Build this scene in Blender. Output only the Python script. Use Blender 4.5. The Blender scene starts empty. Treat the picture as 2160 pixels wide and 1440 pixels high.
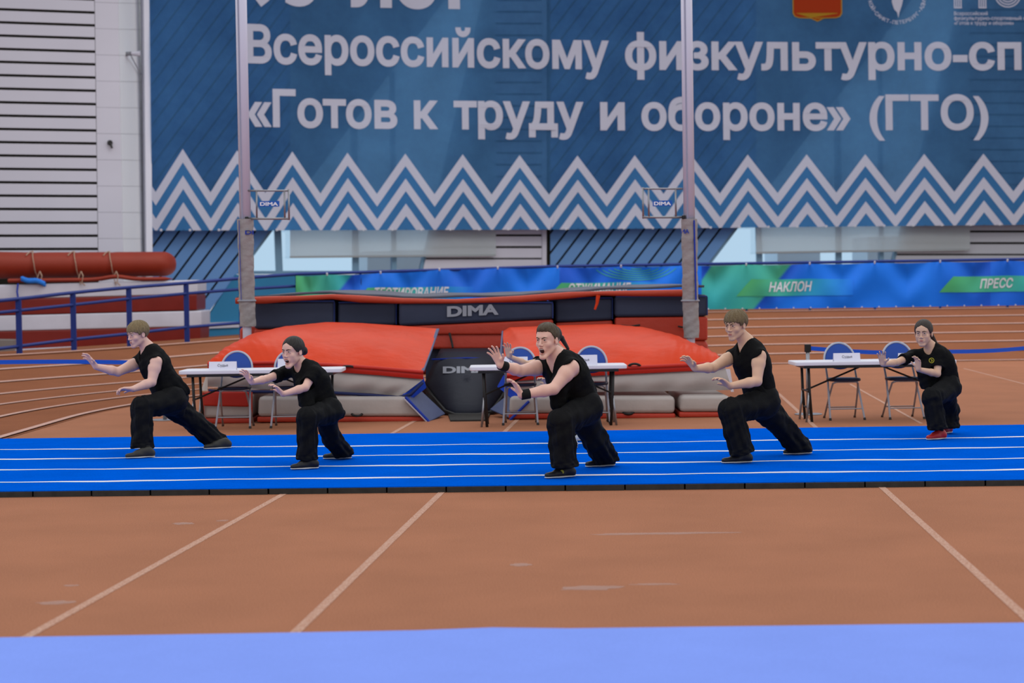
import bpy, bmesh, math, random
import numpy as np
from mathutils import Vector, Matrix
random.seed(7); np.random.seed(7)
S = bpy.context.scene
COL = S.collection
# ------------------------------------------------------------------ camera
FPX = 3700.0; HC = 1.6; ROLL = 0.0145; PITCH = math.atan(110/FPX)
F = Vector((0, math.cos(PITCH), -math.sin(PITCH)))
U0 = Vector((0, math.sin(PITCH), math.cos(PITCH))); R0 = Vector((1, 0, 0))
RT = R0*math.cos(ROLL)-U0*math.sin(ROLL); UP = U0*math.cos(ROLL)+R0*math.sin(ROLL)
CAM = Vector((0, 0, HC))
cd = bpy.data.cameras.new('camera'); cam = bpy.data.objects.new('camera', cd); COL.objects.link(cam)
cam.matrix_world = Matrix(((RT.x, UP.x, -F.x, 0), (RT.y, UP.y, -F.y, 0), (RT.z, UP.z, -F.z, HC), (0, 0, 0, 1)))
cd.sensor_width = 36; cd.lens = 36*FPX/2160; cd.clip_end = 300
cd.dof.use_dof = True; cd.dof.focus_distance = 15.6; cd.dof.aperture_fstop = 2.2
S.camera = cam
# ------------------------------------------------------------------ light
S.view_settings.view_transform = 'Standard'; S.view_settings.look = 'None'
S.view_settings.exposure = 0.0; S.view_settings.gamma = 1.0
S.view_settings.use_curve_mapping = False
w = bpy.data.worlds.new('world'); S.world = w; w.use_nodes = True
w.node_tree.nodes['Background'].inputs[0].default_value = (0.90, 0.95, 1.0, 1)
w.node_tree.nodes['Background'].inputs[1].default_value = 0.86
def area(name, loc, sx, sy, power, col, rot=(0, 0, 0)):
    l = bpy.data.lights.new(name, 'AREA'); l.shape = 'RECTANGLE'; l.size = sx; l.size_y = sy
    l.energy = power; l.color = col
    o = bpy.data.objects.new(name, l); COL.objects.link(o); o.location = loc; o.rotation_euler = rot
    o['label'] = 'row of hall ceiling lamps above the frame'; o['category'] = 'light'; o['group'] = 'ceiling lamp rows out of view'
    return o
area('ceiling_lamp_row', (0, 13, 11), 26, 5, 420, (1, .97, .94))
area('ceiling_lamp_row', (0, 26, 11), 26, 5, 420, (1, .97, .94))
area('ceiling_lamp_row', (6, 38, 11), 28, 5, 1150, (1, .97, .94))
area('ceiling_lamp_row', (0, 0, 11), 26, 5, 380, (1, .97, .94))
# ------------------------------------------------------------------ picture <-> world helpers
def ray(px, py): return F*FPX+RT*(px-1080)-UP*(py-720)
def P(px, py, Y):
    r = ray(px, py); return CAM+r*(Y/r.y)
def G(px, py, z=0.0):
    r = ray(px, py); return CAM+r*((z-HC)/r.z)
def lin(c):
    c = c/255.0
    return c/12.92 if c <= .04045 else ((c+.055)/1.055)**2.4
def rgb(r, g, b): return (lin(r), lin(g), lin(b), 1)
# ------------------------------------------------------------------ materials
MATS = {}
def mat(name, col, rough=.6, metal=0, var=0, vscale=6, bump=0, bscale=40, spec=.28, alpha=1, attr=None, stretch=None, sheen=0):
    if name in MATS: return MATS[name]
    m = bpy.data.materials.new(name); m.use_nodes = True; nt = m.node_tree; N = nt.nodes; L = nt.links
    b = N['Principled BSDF']
    b.inputs['Base Color'].default_value = col; b.inputs['Roughness'].default_value = rough
    b.inputs['Metallic'].default_value = metal; b.inputs['Specular IOR Level'].default_value = spec
    if sheen: b.inputs['Sheen Weight'].default_value = sheen
    tc = N.new('ShaderNodeTexCoord'); mp = N.new('ShaderNodeMapping'); L.new(tc.outputs['Object'], mp.inputs[0])
    if stretch: mp.inputs['Scale'].default_value = stretch
    src = None
    if attr:
        a = N.new('ShaderNodeVertexColor'); a.layer_name = attr; src = a.outputs[0]; L.new(src, b.inputs['Base Color'])
    if var:
        n = N.new('ShaderNodeTexNoise'); n.inputs['Scale'].default_value = vscale; n.inputs['Detail'].default_value = 6
        L.new(mp.outputs[0], n.inputs['Vector'])
        h = N.new('ShaderNodeHueSaturation')
        mr = N.new('ShaderNodeMapRange'); mr.inputs['From Min'].default_value = .3; mr.inputs['From Max'].default_value = .7
        mr.inputs['To Min'].default_value = 1-var; mr.inputs['To Max'].default_value = 1+var
        L.new(n.outputs['Fac'], mr.inputs[0]); L.new(mr.outputs[0], h.inputs['Value'])
        if src: L.new(src, h.inputs['Color'])
        else: h.inputs['Color'].default_value = col
        L.new(h.outputs[0], b.inputs['Base Color'])
    if bump:
        n2 = N.new('ShaderNodeTexNoise'); n2.inputs['Scale'].default_value = bscale; n2.inputs['Detail'].default_value = 4
        L.new(mp.outputs[0], n2.inputs['Vector'])
        bp = N.new('ShaderNodeBump'); bp.inputs['Strength'].default_value = bump; bp.inputs['Distance'].default_value = .02
        L.new(n2.outputs['Fac'], bp.inputs['Height']); L.new(bp.outputs[0], b.inputs['Normal'])
    if alpha < 1: b.inputs['Alpha'].default_value = alpha
    MATS[name] = m
    return m
# ------------------------------------------------------------------ mesh builder
def tag(o, label=None, cat=None, group=None, kind=None):
    if label: o['label'] = label
    if cat: o['category'] = cat
    if group: o['group'] = group
    if kind: o['kind'] = kind
    return o
def empty(name, loc, label=None, cat=None, group=None, rz=0):
    o = bpy.data.objects.new(name, None); COL.objects.link(o); o.location = loc; o.rotation_euler[2] = rz
    o.empty_display_size = .2
    return tag(o, label, cat, group)
class MB:
    def __init__(s): s.v = []; s.f = []
    def add(s, vs, fs):
        n = len(s.v); s.v += [tuple(v) for v in vs]; s.f += [tuple(i+n for i in f) for f in fs]; return s
    def box(s, c, d, rz=0):
        cx, cy, cz = c; dx, dy, dz = d[0]/2, d[1]/2, d[2]/2
        vs = [(a*dx, b*dy, e*dz) for e in (-1, 1) for a, b in ((-1, -1), (1, -1), (1, 1), (-1, 1))]
        co, si = math.cos(rz), math.sin(rz)
        vs = [(cx+x*co-y*si, cy+x*si+y*co, cz+z) for x, y, z in vs]
        return s.add(vs, [(3, 2, 1, 0), (4, 5, 6, 7), (0, 1, 5, 4), (1, 2, 6, 5), (2, 3, 7, 6), (3, 0, 4, 7)])
    def hexa(s, a, b):  # two quads, a front / b back
        return s.add(list(a)+list(b), [(0, 1, 2, 3), (7, 6, 5, 4), (0, 4, 5, 1), (1, 5, 6, 2), (2, 6, 7, 3), (3, 7, 4, 0)])
    def prism(s, poly, off):  # polygon extruded by vector off
        n = len(poly); off = Vector(off)
        vs = [Vector(p) for p in poly]+[Vector(p)+off for p in poly]
        return s.add(vs, [tuple(range(n)), tuple(range(2*n-1, n-1, -1))]+[((i+1) % n, i, i+n, (i+1) % n+n) for i in range(n)])
    def tube(s, pts, r, n=8, close=False, ends=True):
        pts = [Vector(p) for p in pts]; m = len(pts); rs = r if isinstance(r, (list, tuple)) else [r]*m
        base = len(s.v); prev = None
        for i, p in enumerate(pts):
            if close: t = pts[(i+1) % m]-pts[i-1]
            else: t = pts[min(i+1, m-1)]-pts[max(i-1, 0)]
            t.normalize()
            if prev is None:
                a = Vector((0, 0, 1)) if abs(t.z) < .9 else Vector((1, 0, 0)); x = t.cross(a).normalized()
            else: x = (prev-t*prev.dot(t)).normalized()
            prev = x; y = t.cross(x)
            for k in range(n):
                q = 2*math.pi*k/n; s.v.append(tuple(p+(x*math.cos(q)+y*math.sin(q))*rs[i]))
        for i in range(m if close else m-1):
            j = (i+1) % m
            for k in range(n):
                s.f.append((base+i*n+k, base+i*n+(k+1) % n, base+j*n+(k+1) % n, base+j*n+k))
        if not close and ends:
            s.f.append(tuple(base+k for k in range(n-1, -1, -1))); s.f.append(tuple(base+(m-1)*n+k for k in range(n)))
        return s
    def grid(s, nu, nv, fn):
        b = len(s.v)
        for j in range(nv+1):
            for i in range(nu+1): s.v.append(tuple(fn(i/nu, j/nv)))
        for j in range(nv):
            for i in range(nu):
                a = b+j*(nu+1)+i; s.f.append((a, a+1, a+nu+2, a+nu+1))
        return s
    def build(s, name, m, parent=None, smooth=False, bevel=0, origin=None, solid=0, kind=None, recalc=True):
        me = bpy.data.meshes.new(name)
        vs = s.v
        if parent is not None and origin is None:
            pl = parent.matrix_basis.inverted() if parent.parent is None else (parent.parent.matrix_basis@parent.matrix_basis).inverted()
            vs = [tuple(pl@Vector(v)) for v in vs]
        elif origin is not None:
            vs = [tuple(Vector(v)-Vector(origin)) for v in vs]
        me.from_pydata(vs, [], s.f); me.update()
        if recalc:
            bm = bmesh.new(); bm.from_mesh(me); bmesh.ops.recalc_face_normals(bm, faces=bm.faces); bm.to_mesh(me); bm.free()
        me.materials.append(m)
        o = bpy.data.objects.new(name, me); COL.objects.link(o)
        if parent is not None: o.parent = parent
        elif origin is not None: o.location = origin
        if smooth: me.shade_smooth()
        if bevel:
            md = o.modifiers.new('bevel', 'BEVEL'); md.width = bevel; md.segments = 2; md.limit_method = 'ANGLE'
            me.shade_smooth(); o.modifiers.new('wn', 'WEIGHTED_NORMAL')
        if solid:
            md = o.modifiers.new('solid', 'SOLIDIFY'); md.thickness = solid
        if kind: o['kind'] = kind
        return o
def copy_tree(o, parent=None):
    c = o.copy(); COL.objects.link(c)
    if parent is not None: c.parent = parent
    for ch in [x for x in bpy.data.objects if x.parent == o]: copy_tree(ch, c)
    return c
# ---- text as mesh (2D verts, tris), cap height normalised to 1
_GL = {}
def glyph_lines(s):
    cu = bpy.data.curves.new('t', 'FONT'); cu.body = s
    o = bpy.data.objects.new('t', cu); COL.objects.link(o)
    dg = bpy.context.evaluated_depsgraph_get(); c2 = o.evaluated_get(dg).to_curve(dg)
    loops = []
    for sp in c2.splines:
        bp = sp.bezier_points; n = len(bp); L_ = []
        for i in range(n):
            a, b = bp[i], bp[(i+1) % n]; p0, p1, p2, p3 = a.co, a.handle_right, b.handle_left, b.co
            ch = (p3-p0).length
            flat = ((p1-p0).cross(p3-p0).length+(p2-p0).cross(p3-p0).length) < 1e-5*max(ch, 1e-3)
            m_ = 1 if flat else 6
            for k in range(m_):
                t = k/m_; q = p0*(1-t)**3+p1*3*t*(1-t)**2+p2*3*t*t*(1-t)+p3*t**3; L_.append((q.x, q.y))
        P_ = []
        for q in L_:
            if not P_ or math.hypot(q[0]-P_[-1][0], q[1]-P_[-1][1]) > 1e-5: P_.append(q)
        if len(P_) > 2 and math.hypot(P_[0][0]-P_[-1][0], P_[0][1]-P_[-1][1]) < 1e-5: P_.pop()
        if len(P_) > 2: loops.append(P_)
    o.evaluated_get(dg).to_curve_clear() if hasattr(o, 'to_curve_clear') else None
    bpy.data.objects.remove(o); bpy.data.curves.remove(cu)
    return loops
def area2(L_): return sum(L_[i-1][0]*L_[i][1]-L_[i][0]*L_[i-1][1] for i in range(len(L_)))/2
def thicken(L_, d):
    n = len(L_); out = []
    for i in range(n):
        a, b, c = L_[i-1], L_[i], L_[(i+1) % n]
        e1 = Vector((b[0]-a[0], b[1]-a[1])).normalized(); e2 = Vector((c[0]-b[0], c[1]-b[1])).normalized()
        n1 = Vector((e1.y, -e1.x)); n2 = Vector((e2.y, -e2.x)); m_ = n1+n2
        k = m_.length
        if k < .3: m_ = n1*1.0
        else: m_ = m_/k; m_ = m_*min(1/max(m_.dot(n1), .4), 2.0)
        out.append((b[0]+m_.x*d, b[1]+m_.y*d))
    return out
def text2d(s, offset=0.0, shear=0.0, spacing=1.0):
    """own scan fill (non-zero winding) of the outlines: clean trapezoids"""
    V, Fc = [], []; cap = .729
    loops = glyph_lines(s)
    if not loops: return V, Fc
    # group loops by glyph: overlap in x
    loops.sort(key=lambda q: min(p[0] for p in q)); groups = []
    for q in loops:
        a, b = min(p[0] for p in q), max(p[0] for p in q)
        if groups and a < groups[-1][1]-.01: groups[-1][0].append(q); groups[-1][1] = max(b, groups[-1][1])
        else: groups.append([[q], b])
    for g, _ in groups:
        sg = 1 if area2(max(g, key=lambda q: abs(area2(q)))) > 0 else -1
        g = [thicken(q, offset*sg) for q in g]
        ys = sorted({round(p[1], 4) for q in g for p in q})
        E = [(q[i-1], q[i]) for q in g for i in range(len(q))]
        for y0, y1 in zip(ys[:-1], ys[1:]):
            if y1-y0 < 3e-4: continue
            ym = (y0+y1)/2; cr = []
            for a, b in E:
                if (a[1] <= ym) != (b[1] <= ym):
                    f_ = lambda y: a[0]+(b[0]-a[0])*(y-a[1])/(b[1]-a[1])
                    cr.append((f_(ym), f_(y0), f_(y1), 1 if b[1] > a[1] else -1))
            cr.sort(); wn = 0; st = None
            for c in cr:
                w0 = wn; wn += c[3]
                if w0*sg <= 0 and wn*sg > 0 or (w0 == 0 and wn != 0): st = c
                elif wn == 0 and st is not None:
                    n = len(V); V += [(st[1], y0), (c[1], y0), (c[2], y1), (st[2], y1)]; Fc.append((n, n+1, n+2, n+3)); st = None
    return [((x+shear*y)/cap, y/cap) for x, y in V], Fc
def interp(x, tab):
    return float(np.interp(x, [t[0] for t in tab], [t[1] for t in tab]))
def text_px(s, x0, x1, base, cap, mapf, offset=0.0, shear=0.0, mb=None, spacing=1.0):
    """text whose bounding box spans x0..x1; base/cap are functions of x; mapf (px,py)->world"""
    v, f = text2d(s, offset, shear, spacing); a = min(q[0] for q in v); b = max(q[0] for q in v)
    mb = mb or MB(); out = []
    for q in v:
        x = x0+(q[0]-a)/(b-a)*(x1-x0); out.append(mapf(x, base(x)-q[1]*cap(x)))
    mb.add(out, f); return mb
def clip(poly, a, b, c):  # keep a*x+b*y+c>=0
    out = []
    for i in range(len(poly)):
        p, q = poly[i], poly[(i+1) % len(poly)]
        dp = a*p[0]+b*p[1]+c; dq = a*q[0]+b*q[1]+c
        if dp >= 0: out.append(p)
        if (dp >= 0) != (dq >= 0):
            t = dp/(dp-dq); out.append((p[0]+(q[0]-p[0])*t, p[1]+(q[1]-p[1])*t))
    return out

# ------------------------------------------------------------------ materials used
floor_m = mat('sports_floor', rgb(166, 110, 82), .9, var=.07, vscale=1.2, bump=.5, bscale=120, spec=.1)
line_m = mat('floor_paint', rgb(192, 150, 136), .7, var=.15, vscale=30, spec=.3)
worn_m = mat('worn_floor_paint', rgb(190, 150, 130), .8, var=.1, vscale=40, spec=.3)
scuff_m = mat('chalk_scuff', rgb(205, 175, 165), .9, alpha=.22)
blue_carpet = mat('blue_carpet', rgb(0, 88, 205), 1, var=.06, vscale=3, bump=.3, bscale=300, spec=.0)
lilac_carpet = mat('lilac_carpet', rgb(130, 155, 236), 1, var=.03, vscale=2, bump=.2, bscale=250, spec=.0)
tape_m = mat('white_tape', rgb(215, 215, 228), .6)
foam_m = mat('dark_foam', rgb(52, 50, 48), .9, var=.2, vscale=14)
white_m = mat('white_panel', rgb(198, 196, 208), .55, var=.03, vscale=.6)
grey_w = mat('grey_panel', rgb(176, 178, 186), .6)
dark_gap = mat('dark_gap', rgb(22, 20, 14), .9)
blue_plank = mat('blue_plank', rgb(98, 142, 196), .55, var=.05, vscale=.5)
teal_m = mat('teal_wall', rgb(44, 122, 166), .6, var=.1, vscale=.7)
navy_rail = mat('blue_railing', rgb(24, 46, 120), .45)
red_mat = mat('red_vinyl', rgb(206, 64, 34), .35, var=.06, vscale=2.5, bump=.5, bscale=5, spec=.025)
red_dark = mat('dark_red_vinyl', rgb(172, 40, 26), .4, var=.08, vscale=2.5, bump=.4, bscale=5)
brick_red = mat('brick_red_vinyl', rgb(136, 47, 30), .5, spec=.2, var=.08, vscale=1.5, bump=.4, bscale=3)
navy_mat = mat('navy_vinyl', rgb(50, 56, 78), .6, var=.08, vscale=2, bump=.4, bscale=6)
blue_edge = mat('blue_edging', rgb(20, 52, 160), .6)
greyblue = mat('grey_blue_vinyl', rgb(74, 84, 120), .6, var=.06, bump=.3, bscale=5)
tan_mat = mat('grey_canvas', rgb(176, 167, 162), .7, var=.08, vscale=2.5, bump=.6, bscale=4)
pad_m = mat('pole_pad', rgb(150, 143, 143), .6, var=.08, vscale=6, bump=.8, bscale=14)
white_pad = mat('white_vinyl', rgb(196, 194, 206), .5, var=.05, vscale=2, bump=.4, bscale=3)
pole_m = mat('pole_paint', rgb(212, 210, 228), .35)
chrome = mat('metal_tube', rgb(150, 150, 155), .35, metal=.7)
black_m = mat('black_paint', rgb(32, 30, 30), .45)
print_w = mat('print_white', rgb(205, 205, 215), .7)
print_g = mat('print_grey', rgb(150, 152, 162), .7)
print_b = mat('print_blue', rgb(30, 90, 180), .6)

def grain(m, amt=.16, scale=170, under=None, thr=.5):
    nt = m.node_tree; N = nt.nodes; L = nt.links; b = N['Principled BSDF']; src = b.inputs['Base Color'].links[0].from_socket
    tc = N.new('ShaderNodeTexCoord'); n = N.new('ShaderNodeTexNoise'); n.inputs['Scale'].default_value = scale; n.inputs['Detail'].default_value = 3; L.new(tc.outputs['Object'], n.inputs['Vector'])
    if under:
        mr = N.new('ShaderNodeMapRange'); mr.inputs['From Min'].default_value = thr-.07; mr.inputs['From Max'].default_value = thr+.07; L.new(n.outputs['Fac'], mr.inputs[0])
        mx = N.new('ShaderNodeMix'); mx.data_type = 'RGBA'; L.new(mr.outputs[0], mx.inputs[0]); L.new(src, mx.inputs[7]); mx.inputs[6].default_value = under; L.new(mx.outputs[2], b.inputs['Base Color'])
    else:
        h = N.new('ShaderNodeHueSaturation'); mr = N.new('ShaderNodeMapRange'); mr.inputs['From Min'].default_value = .25; mr.inputs['From Max'].default_value = .75
        mr.inputs['To Min'].default_value = 1-amt; mr.inputs['To Max'].default_value = 1+amt; L.new(n.outputs['Fac'], mr.inputs[0]); L.new(mr.outputs[0], h.inputs['Value']); L.new(src, h.inputs['Color']); L.new(h.outputs[0], b.inputs['Base Color'])
grain(floor_m, .30, 130); grain(blue_carpet, .14, 90); grain(lilac_carpet, .05, 120); grain(worn_m, under=rgb(166, 110, 82), scale=90, thr=.46)
# ------------------------------------------------------------------ floor
MB().box((5, 28, -.15), (80, 66, .3)).build('floor', floor_m, kind='structure')
floor = bpy.data.objects['floor']
def strip(a, b, wd, z=.003):
    a = Vector((a[0], a[1], 0)); b = Vector((b[0], b[1], 0)); d = (b-a).normalized(); n = Vector((-d.y, d.x, 0))*wd/2
    return [a-n+Vector((0, 0, z)), b-n+Vector((0, 0, z)), b+n+Vector((0, 0, z)), a+n+Vector((0, 0, z))]
def gline(p, q, wd, m, name='floor_line', z=.003):
    st = strip(p, q, wd, z); mb = MB(); mb.prism(st, (0, 0, -.0028)); return mb.build(name, m, floor)
for (xa, xb) in ((-2.29, -1.83), (-1.03, -.568), (2.43, 2.91)):
    dx = (xb-xa)/5.6
    gline((xa-dx*4, 4.3), (xb+dx*12, 26), .052, worn_m)
for a, b in (((1793, 810), (1943, 893)), ((2033, 777), (2200, 820))):
    gline(G(*a), G(*b), .04, worn_m)
for (x, y, w_, h_) in ((385, 1104, 60, 6), (120, 1271, 100, 10), (1400, 1125, 380, 5), (1100, 1191, 60, 7), (1240, 1240, 170, 12), (150, 1235, 40, 4), (470, 1098, 30, 3), (1380, 1232, 120, 5)):
    a = G(x, y); mb = MB(); sx = a.y/FPX*w_/2; sy = (a.y**2/(FPX*HC))*h_/2
    pts = []
    for k in range(18):
        q = 2*math.pi*k/18; rr = random.uniform(.6, 1)
        pts.append((a.x+math.cos(q)*sx*rr, a.y+math.sin(q)*sy*rr, .002))
    mb.prism(pts, (0, 0, -.0015)).build('chalk_scuff', scuff_m, floor)

# ------------------------------------------------------------------ banked running track, curving towards us on the left
CX, CY = 7.2, 22.7
def bank(r, th):  # th: angle, pi/2 = far side
    i = (r-13.0)
    left = np.interp(i, [0, 1, 2, 3, 4, 5, 6, 8], [0, 0, .01, .06, .17, .32, .52, .56])
    far = np.interp(i, [0, 6, 8], [0, .98, .98])
    deg = math.degrees(th)
    t = np.clip((deg-98)/(150-98), 0, 1); t = t*t*(3-2*t)
    return float(left*t+far*(1-t))
def TR(r, th, dz=0.0):
    if th > math.pi:
        return Vector((CX-r, CY-(th-math.pi)*r*1.4, bank(r, math.pi)+dz))
    if th < math.pi/2:  # straight continuing to the right
        return Vector((CX+(math.pi/2-th)*r*1.0, CY+r, bank(r, math.pi/2)+dz))
    return Vector((CX+r*math.cos(th), CY+r*math.sin(th), bank(r, th)+dz))
TH0, TH1 = math.radians(45), math.radians(196)
mb = MB(); mb.grid(110, 16, lambda u, v: TR(12.9+7.3*v, TH0+(TH1-TH0)*u, .004))
track_m = mat('track_surface', rgb(138, 86, 60), .9, var=.07, vscale=1.2, bump=.4, bscale=100, spec=.05); grain(track_m, .25, 110)
track = mb.build('running_track', track_m, smooth=True, kind='structure')
for i in range(7):
    mb = MB(); mb.grid(110, 1, lambda u, v: TR(13+i-.05+.10*v, TH0+(TH1-TH0)*u, .02))
    mb.build('lane_line', line_m, track)
# apron and retaining edge outside the track
def apron(u, v):
    th = TH0+(TH1-TH0)*u; t = min(1, max(0, (math.degrees(th)-98)/30)); return TR(20.2+v*9.5, th, .002-.45*t*min(1, v*30))
mb = MB(); mb.grid(110, 30, apron); mb.build('track_apron', track_m, track, smooth=True)

# ------------------------------------------------------------------ front and centre carpets
z0 = .03
fr = [G(-60, 1344, z0), G(600, 1333, z0), G(880, 1328, z0), G(1040, 1322, z0), G(1200, 1324, z0), G(1600, 1319, z0), G(2230, 1311, z0)]
mb = MB(); n = len(fr)
poly = [(p.x, p.y, z0) for p in fr]+[(3.4, 4.2, z0), (-3.4, 4.2, z0)]
mb.prism(poly[::-1], (0, 0, -z0+.002))
fm = mb.build('floor_mat', lilac_carpet, bevel=.008, origin=(0, 6, 0)); tag(fm, 'pale lilac-blue carpet strip across the bottom foreground', 'mat')
A = G(-300, 1036+3, .05); B = G(2460, 1010-3, .05); A2 = G(-300, 929, .05); B2 = G(2460, 891, .05)
cp = empty('performance_carpet', (0, 17, 0), 'bright blue carpet runway with thin white stripes under the six performers', 'carpet')
MB().prism([A, B, B2, A2], (0, 0, -.006)).build('carpet_surface', blue_carpet, cp)
# foam underlay in segments
nseg = 22
for k in range(nseg):
    t0, t1 = k/nseg+.0006, (k+1)/nseg-.0006
    a = A.lerp(B, t0); b = A.lerp(B, t1); a2 = A2.lerp(B2, t0); b2 = A2.lerp(B2, t1)
    o_ = Vector((0, -.012-random.uniform(0, .012), 0)); dz = Vector((0, 0, -.0065))
    MB().prism([a+o_+dz, b+o_+dz, b2+dz, a2+dz], (0, 0, -.0430)).build('foam_edge', foam_m, cp)
for (yl, yc, yr) in ((948, 936, 921), (968, 957, 943), (991, 978, 966), (1017, 1003, 990)):
    pts = [G(-280, yl+4, .053), G(1080, yc, .053), G(2440, yr-4, .053)]
    mb = MB(); w_ = .042
    N_ = 60; top = []; bot = []
    for k in range(N_+1):
        x = -280+2720*k/N_; y = interp(x, [(-280, yl+3.6), (0, yl), (1080, yc), (2160, yr), (2440, yr-3.6)])+.5*math.sin(x*.011+yl)+.3*math.sin(x*.037)
        p = G(x, y, .0515); ww = w_*(1+.3*math.sin(x*.013+yl*2))
        top.append(p+Vector((0, ww, 0))); bot.append(p-Vector((0, ww, 0)))
    mb.add(top+bot, [(i+N_+1, i+N_+2, i+1, i) for i in range(N_)])
    mb.build('white_stripe', tape_m, cp)

# ------------------------------------------------------------------ wall planes
Wa = Vector((-.2054*47, 47, 0)); Wb = Vector(((1160-1080)/FPX*51.0, 51.0, 0)); Wc = Vector(((2160-1080)/FPX*53.2, 53.2, 0))
def PW(px, py, off=0.0):
    a, b = (Wa, Wb) if px < 1160 else (Wb, Wc)
    d = (b-a).normalized(); n = Vector((d.y, -d.x, 0))  # towards camera
    r = ray(px, py); o = a+n*off
    t = (o-CAM).dot(n)/r.dot(n)
    return CAM+r*t
def wprism(poly, off, thick, name, m, parent, **k):
    xs = [p[0] for p in poly]
    mx = (min(xs)+max(xs))/2
    def PWs(px, py, o_):  # keep all corners on the same facet
        a, b = (Wa, Wb) if mx < 1160 else (Wb, Wc)
        d = (b-a).normalized(); n = Vector((d.y, -d.x, 0)); r = ray(px, py); oo = a+n*o_
        return CAM+r*((oo-CAM).dot(n)/r.dot(n)), n
    fr_ = []; nn = None
    for p in poly:
        q, nn = PWs(p[0], p[1], off); fr_.append(q)
    return MB().prism(fr_, -nn*thick).build(name, m, parent, **k)
YT = -420  # top of the built wall in picture rows
wall = empty('wall_back', (0, 50, 0)); wall['kind'] = 'structure'
# dark backing and lower wall (solid, with openings left for the two windows)
w1 = [(557, 500), (1059, YT), (1110, YT)]
def bnd1(y): return 567-.745*(y-488)   # blue/window border, bay 1
def sl1(y): return 911-.23*(y-489)     # window/white slats border, bay 1
def bnd2(y): return 1547-.76*(y-485)
def sl2(y): return 1905-.26*(y-486)
T1, T2 = 300, 250   # rows where the slanted window ends (it narrows upwards)
wprism([(305, YT), (bnd1(YT), YT), (bnd1(578), 578), (bnd1(720), 720), (305, 720)], 0, .12, 'backing', dark_gap, wall)
wprism([(sl1(YT), YT), (1159, YT), (1159, 578), (sl1(578), 578)], 0, .12, 'backing', dark_gap, wall)
wprism([(1160, YT), (bnd2(YT), YT), (bnd2(566), 566), (1160, 566)], 0, .12, 'backing', dark_gap, wall)
wprism([(sl2(YT), YT), (2420, YT), (2420, 566), (sl2(566), 566)], 0, .12, 'backing', dark_gap, wall)
wprism([(bnd1(578)-3, 579), (1159, 579), (1159, 740), (bnd1(720)-3, 740)], .10, .2, 'lower_wall', teal_m, wall)
wprism([(1160, 566), (2420, 566), (2420, 740), (1160, 740)], .10, .2, 'lower_wall', white_m, wall)
# blue diagonal planks
for (bn, xl, yb, x0) in ((bnd1, 307, 700, 567), (bnd2, 1161, 578, 1547)):
    k = 0; step = 32.0; g = 5.4; sl = (bn(0)-bn(100))/100
    while True:
        xr = x0-k*step; xL = xr-step+g
        y488 = 488 if bn is bnd1 else 485
        def X(x, y): return x-sl*(y-y488)
        if X(xr, YT) < xl: break
        poly = [(X(xL, YT), YT), (X(xr, YT), YT), (X(xr, yb), yb), (X(xL, yb), yb)]
        poly = clip(poly, 1, 0, -xl)
        if bn is bnd2: poly = clip(poly, -1, 0, 2400)
        if len(poly) > 2: wprism(poly, .05, .04, 'plank', blue_plank, wall)
        k += 1
# white horizontal slats
def slats(slf, xr, ys, step, m, slope=0.0):
    y = ys
    while y > YT+5:
        yt = y-step+4.6
        poly = [(slf(yt), yt), (xr, yt), (xr, y), (slf(y), y)]
        wprism(poly, .05, .04, 'slat', m, wall); y -= step
slats(sl1, 1143, 543.5, 24.8, white_m); slats(sl2, 2400, 535, 24.6, grey_w)
wprism([(sl1(575), 575), (1151, 575), (1151, 547), (sl1(547), 547)], .05, .04, 'slat', white_m, wall)
wprism([(sl2(566), 566), (2400, 566), (2400, 538.5), (sl2(538.5), 538.5)], .05, .04, 'slat', grey_w, wall)
wprism([(1144, YT), (1153, YT), (1153, 575), (1144, 575)], .08, .06, 'corner_strip', white_m, wall)
wprism([(430, 681), (505, 678), (505, 690), (430, 693)], .16, .05, 'skirting', white_m, wall)
wprism([(300, 715), (700, 715), (700, 780), (300, 780)], .2, .05, 'skirting', teal_m, wall)
# windows
glass = bpy.data.materials.new('window_glass'); glass.use_nodes = True
nt = glass.node_tree; nt.nodes.clear()
o_ = nt.nodes.new('ShaderNodeOutputMaterial'); mx = nt.nodes.new('ShaderNodeMixShader'); tr = nt.nodes.new('ShaderNodeBsdfTransparent'); gl = nt.nodes.new('ShaderNodeBsdfGlossy')
tr.inputs[0].default_value = (.76, .90, 1, 1); gl.inputs['Roughness'].default_value = .05; mx.inputs[0].default_value = .12
nt.links.new(tr.outputs[0], mx.inputs[1]); nt.links.new(gl.outputs[0], mx.inputs[2]); nt.links.new(mx.outputs[0], o_.inputs[0])
frame_m = mat('window_frame', rgb(110, 145, 170), .5)
def window(name, bn, slf, yb, mull, panes):
    e = empty(name, tuple(PW((bn(yb)+slf(yb))/2, yb))); e['kind'] = 'structure'
    wprism([(bn(YT), YT), (slf(YT), YT), (slf(yb), yb), (bn(yb), yb)], -.08, .02, 'glass_pane', glass, e)
    for x, w_ in mull:
        # mullions stop where the slanted planks begin
        ytop = YT
        for yy in range(int(YT), int(yb), 6):
            if bn(yy) < x-w_ and slf(yy) > x: ytop = yy; break
        wprism([(x-w_/2-4, ytop), (x+w_/2-4, ytop), (x+w_/2, yb), (x-w_/2, yb)], -.01, .07, 'mullion', frame_m, e)
    wprism([(bn(yb-7), yb-7), (slf(yb-7), yb-7), (slf(yb), yb), (bn(yb), yb)], 0, .08, 'sill_bar', frame_m, e)
    wprism([(bn(YT), YT), (bn(YT)+7, YT), (bn(yb)+7, yb), (bn(yb), yb)], 0, .08, 'frame', frame_m, e)
    wprism([(slf(YT)-6, YT), (slf(YT), YT), (slf(yb), yb), (slf(yb)-6, yb)], 0, .08, 'frame', frame_m, e)
    return e
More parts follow.
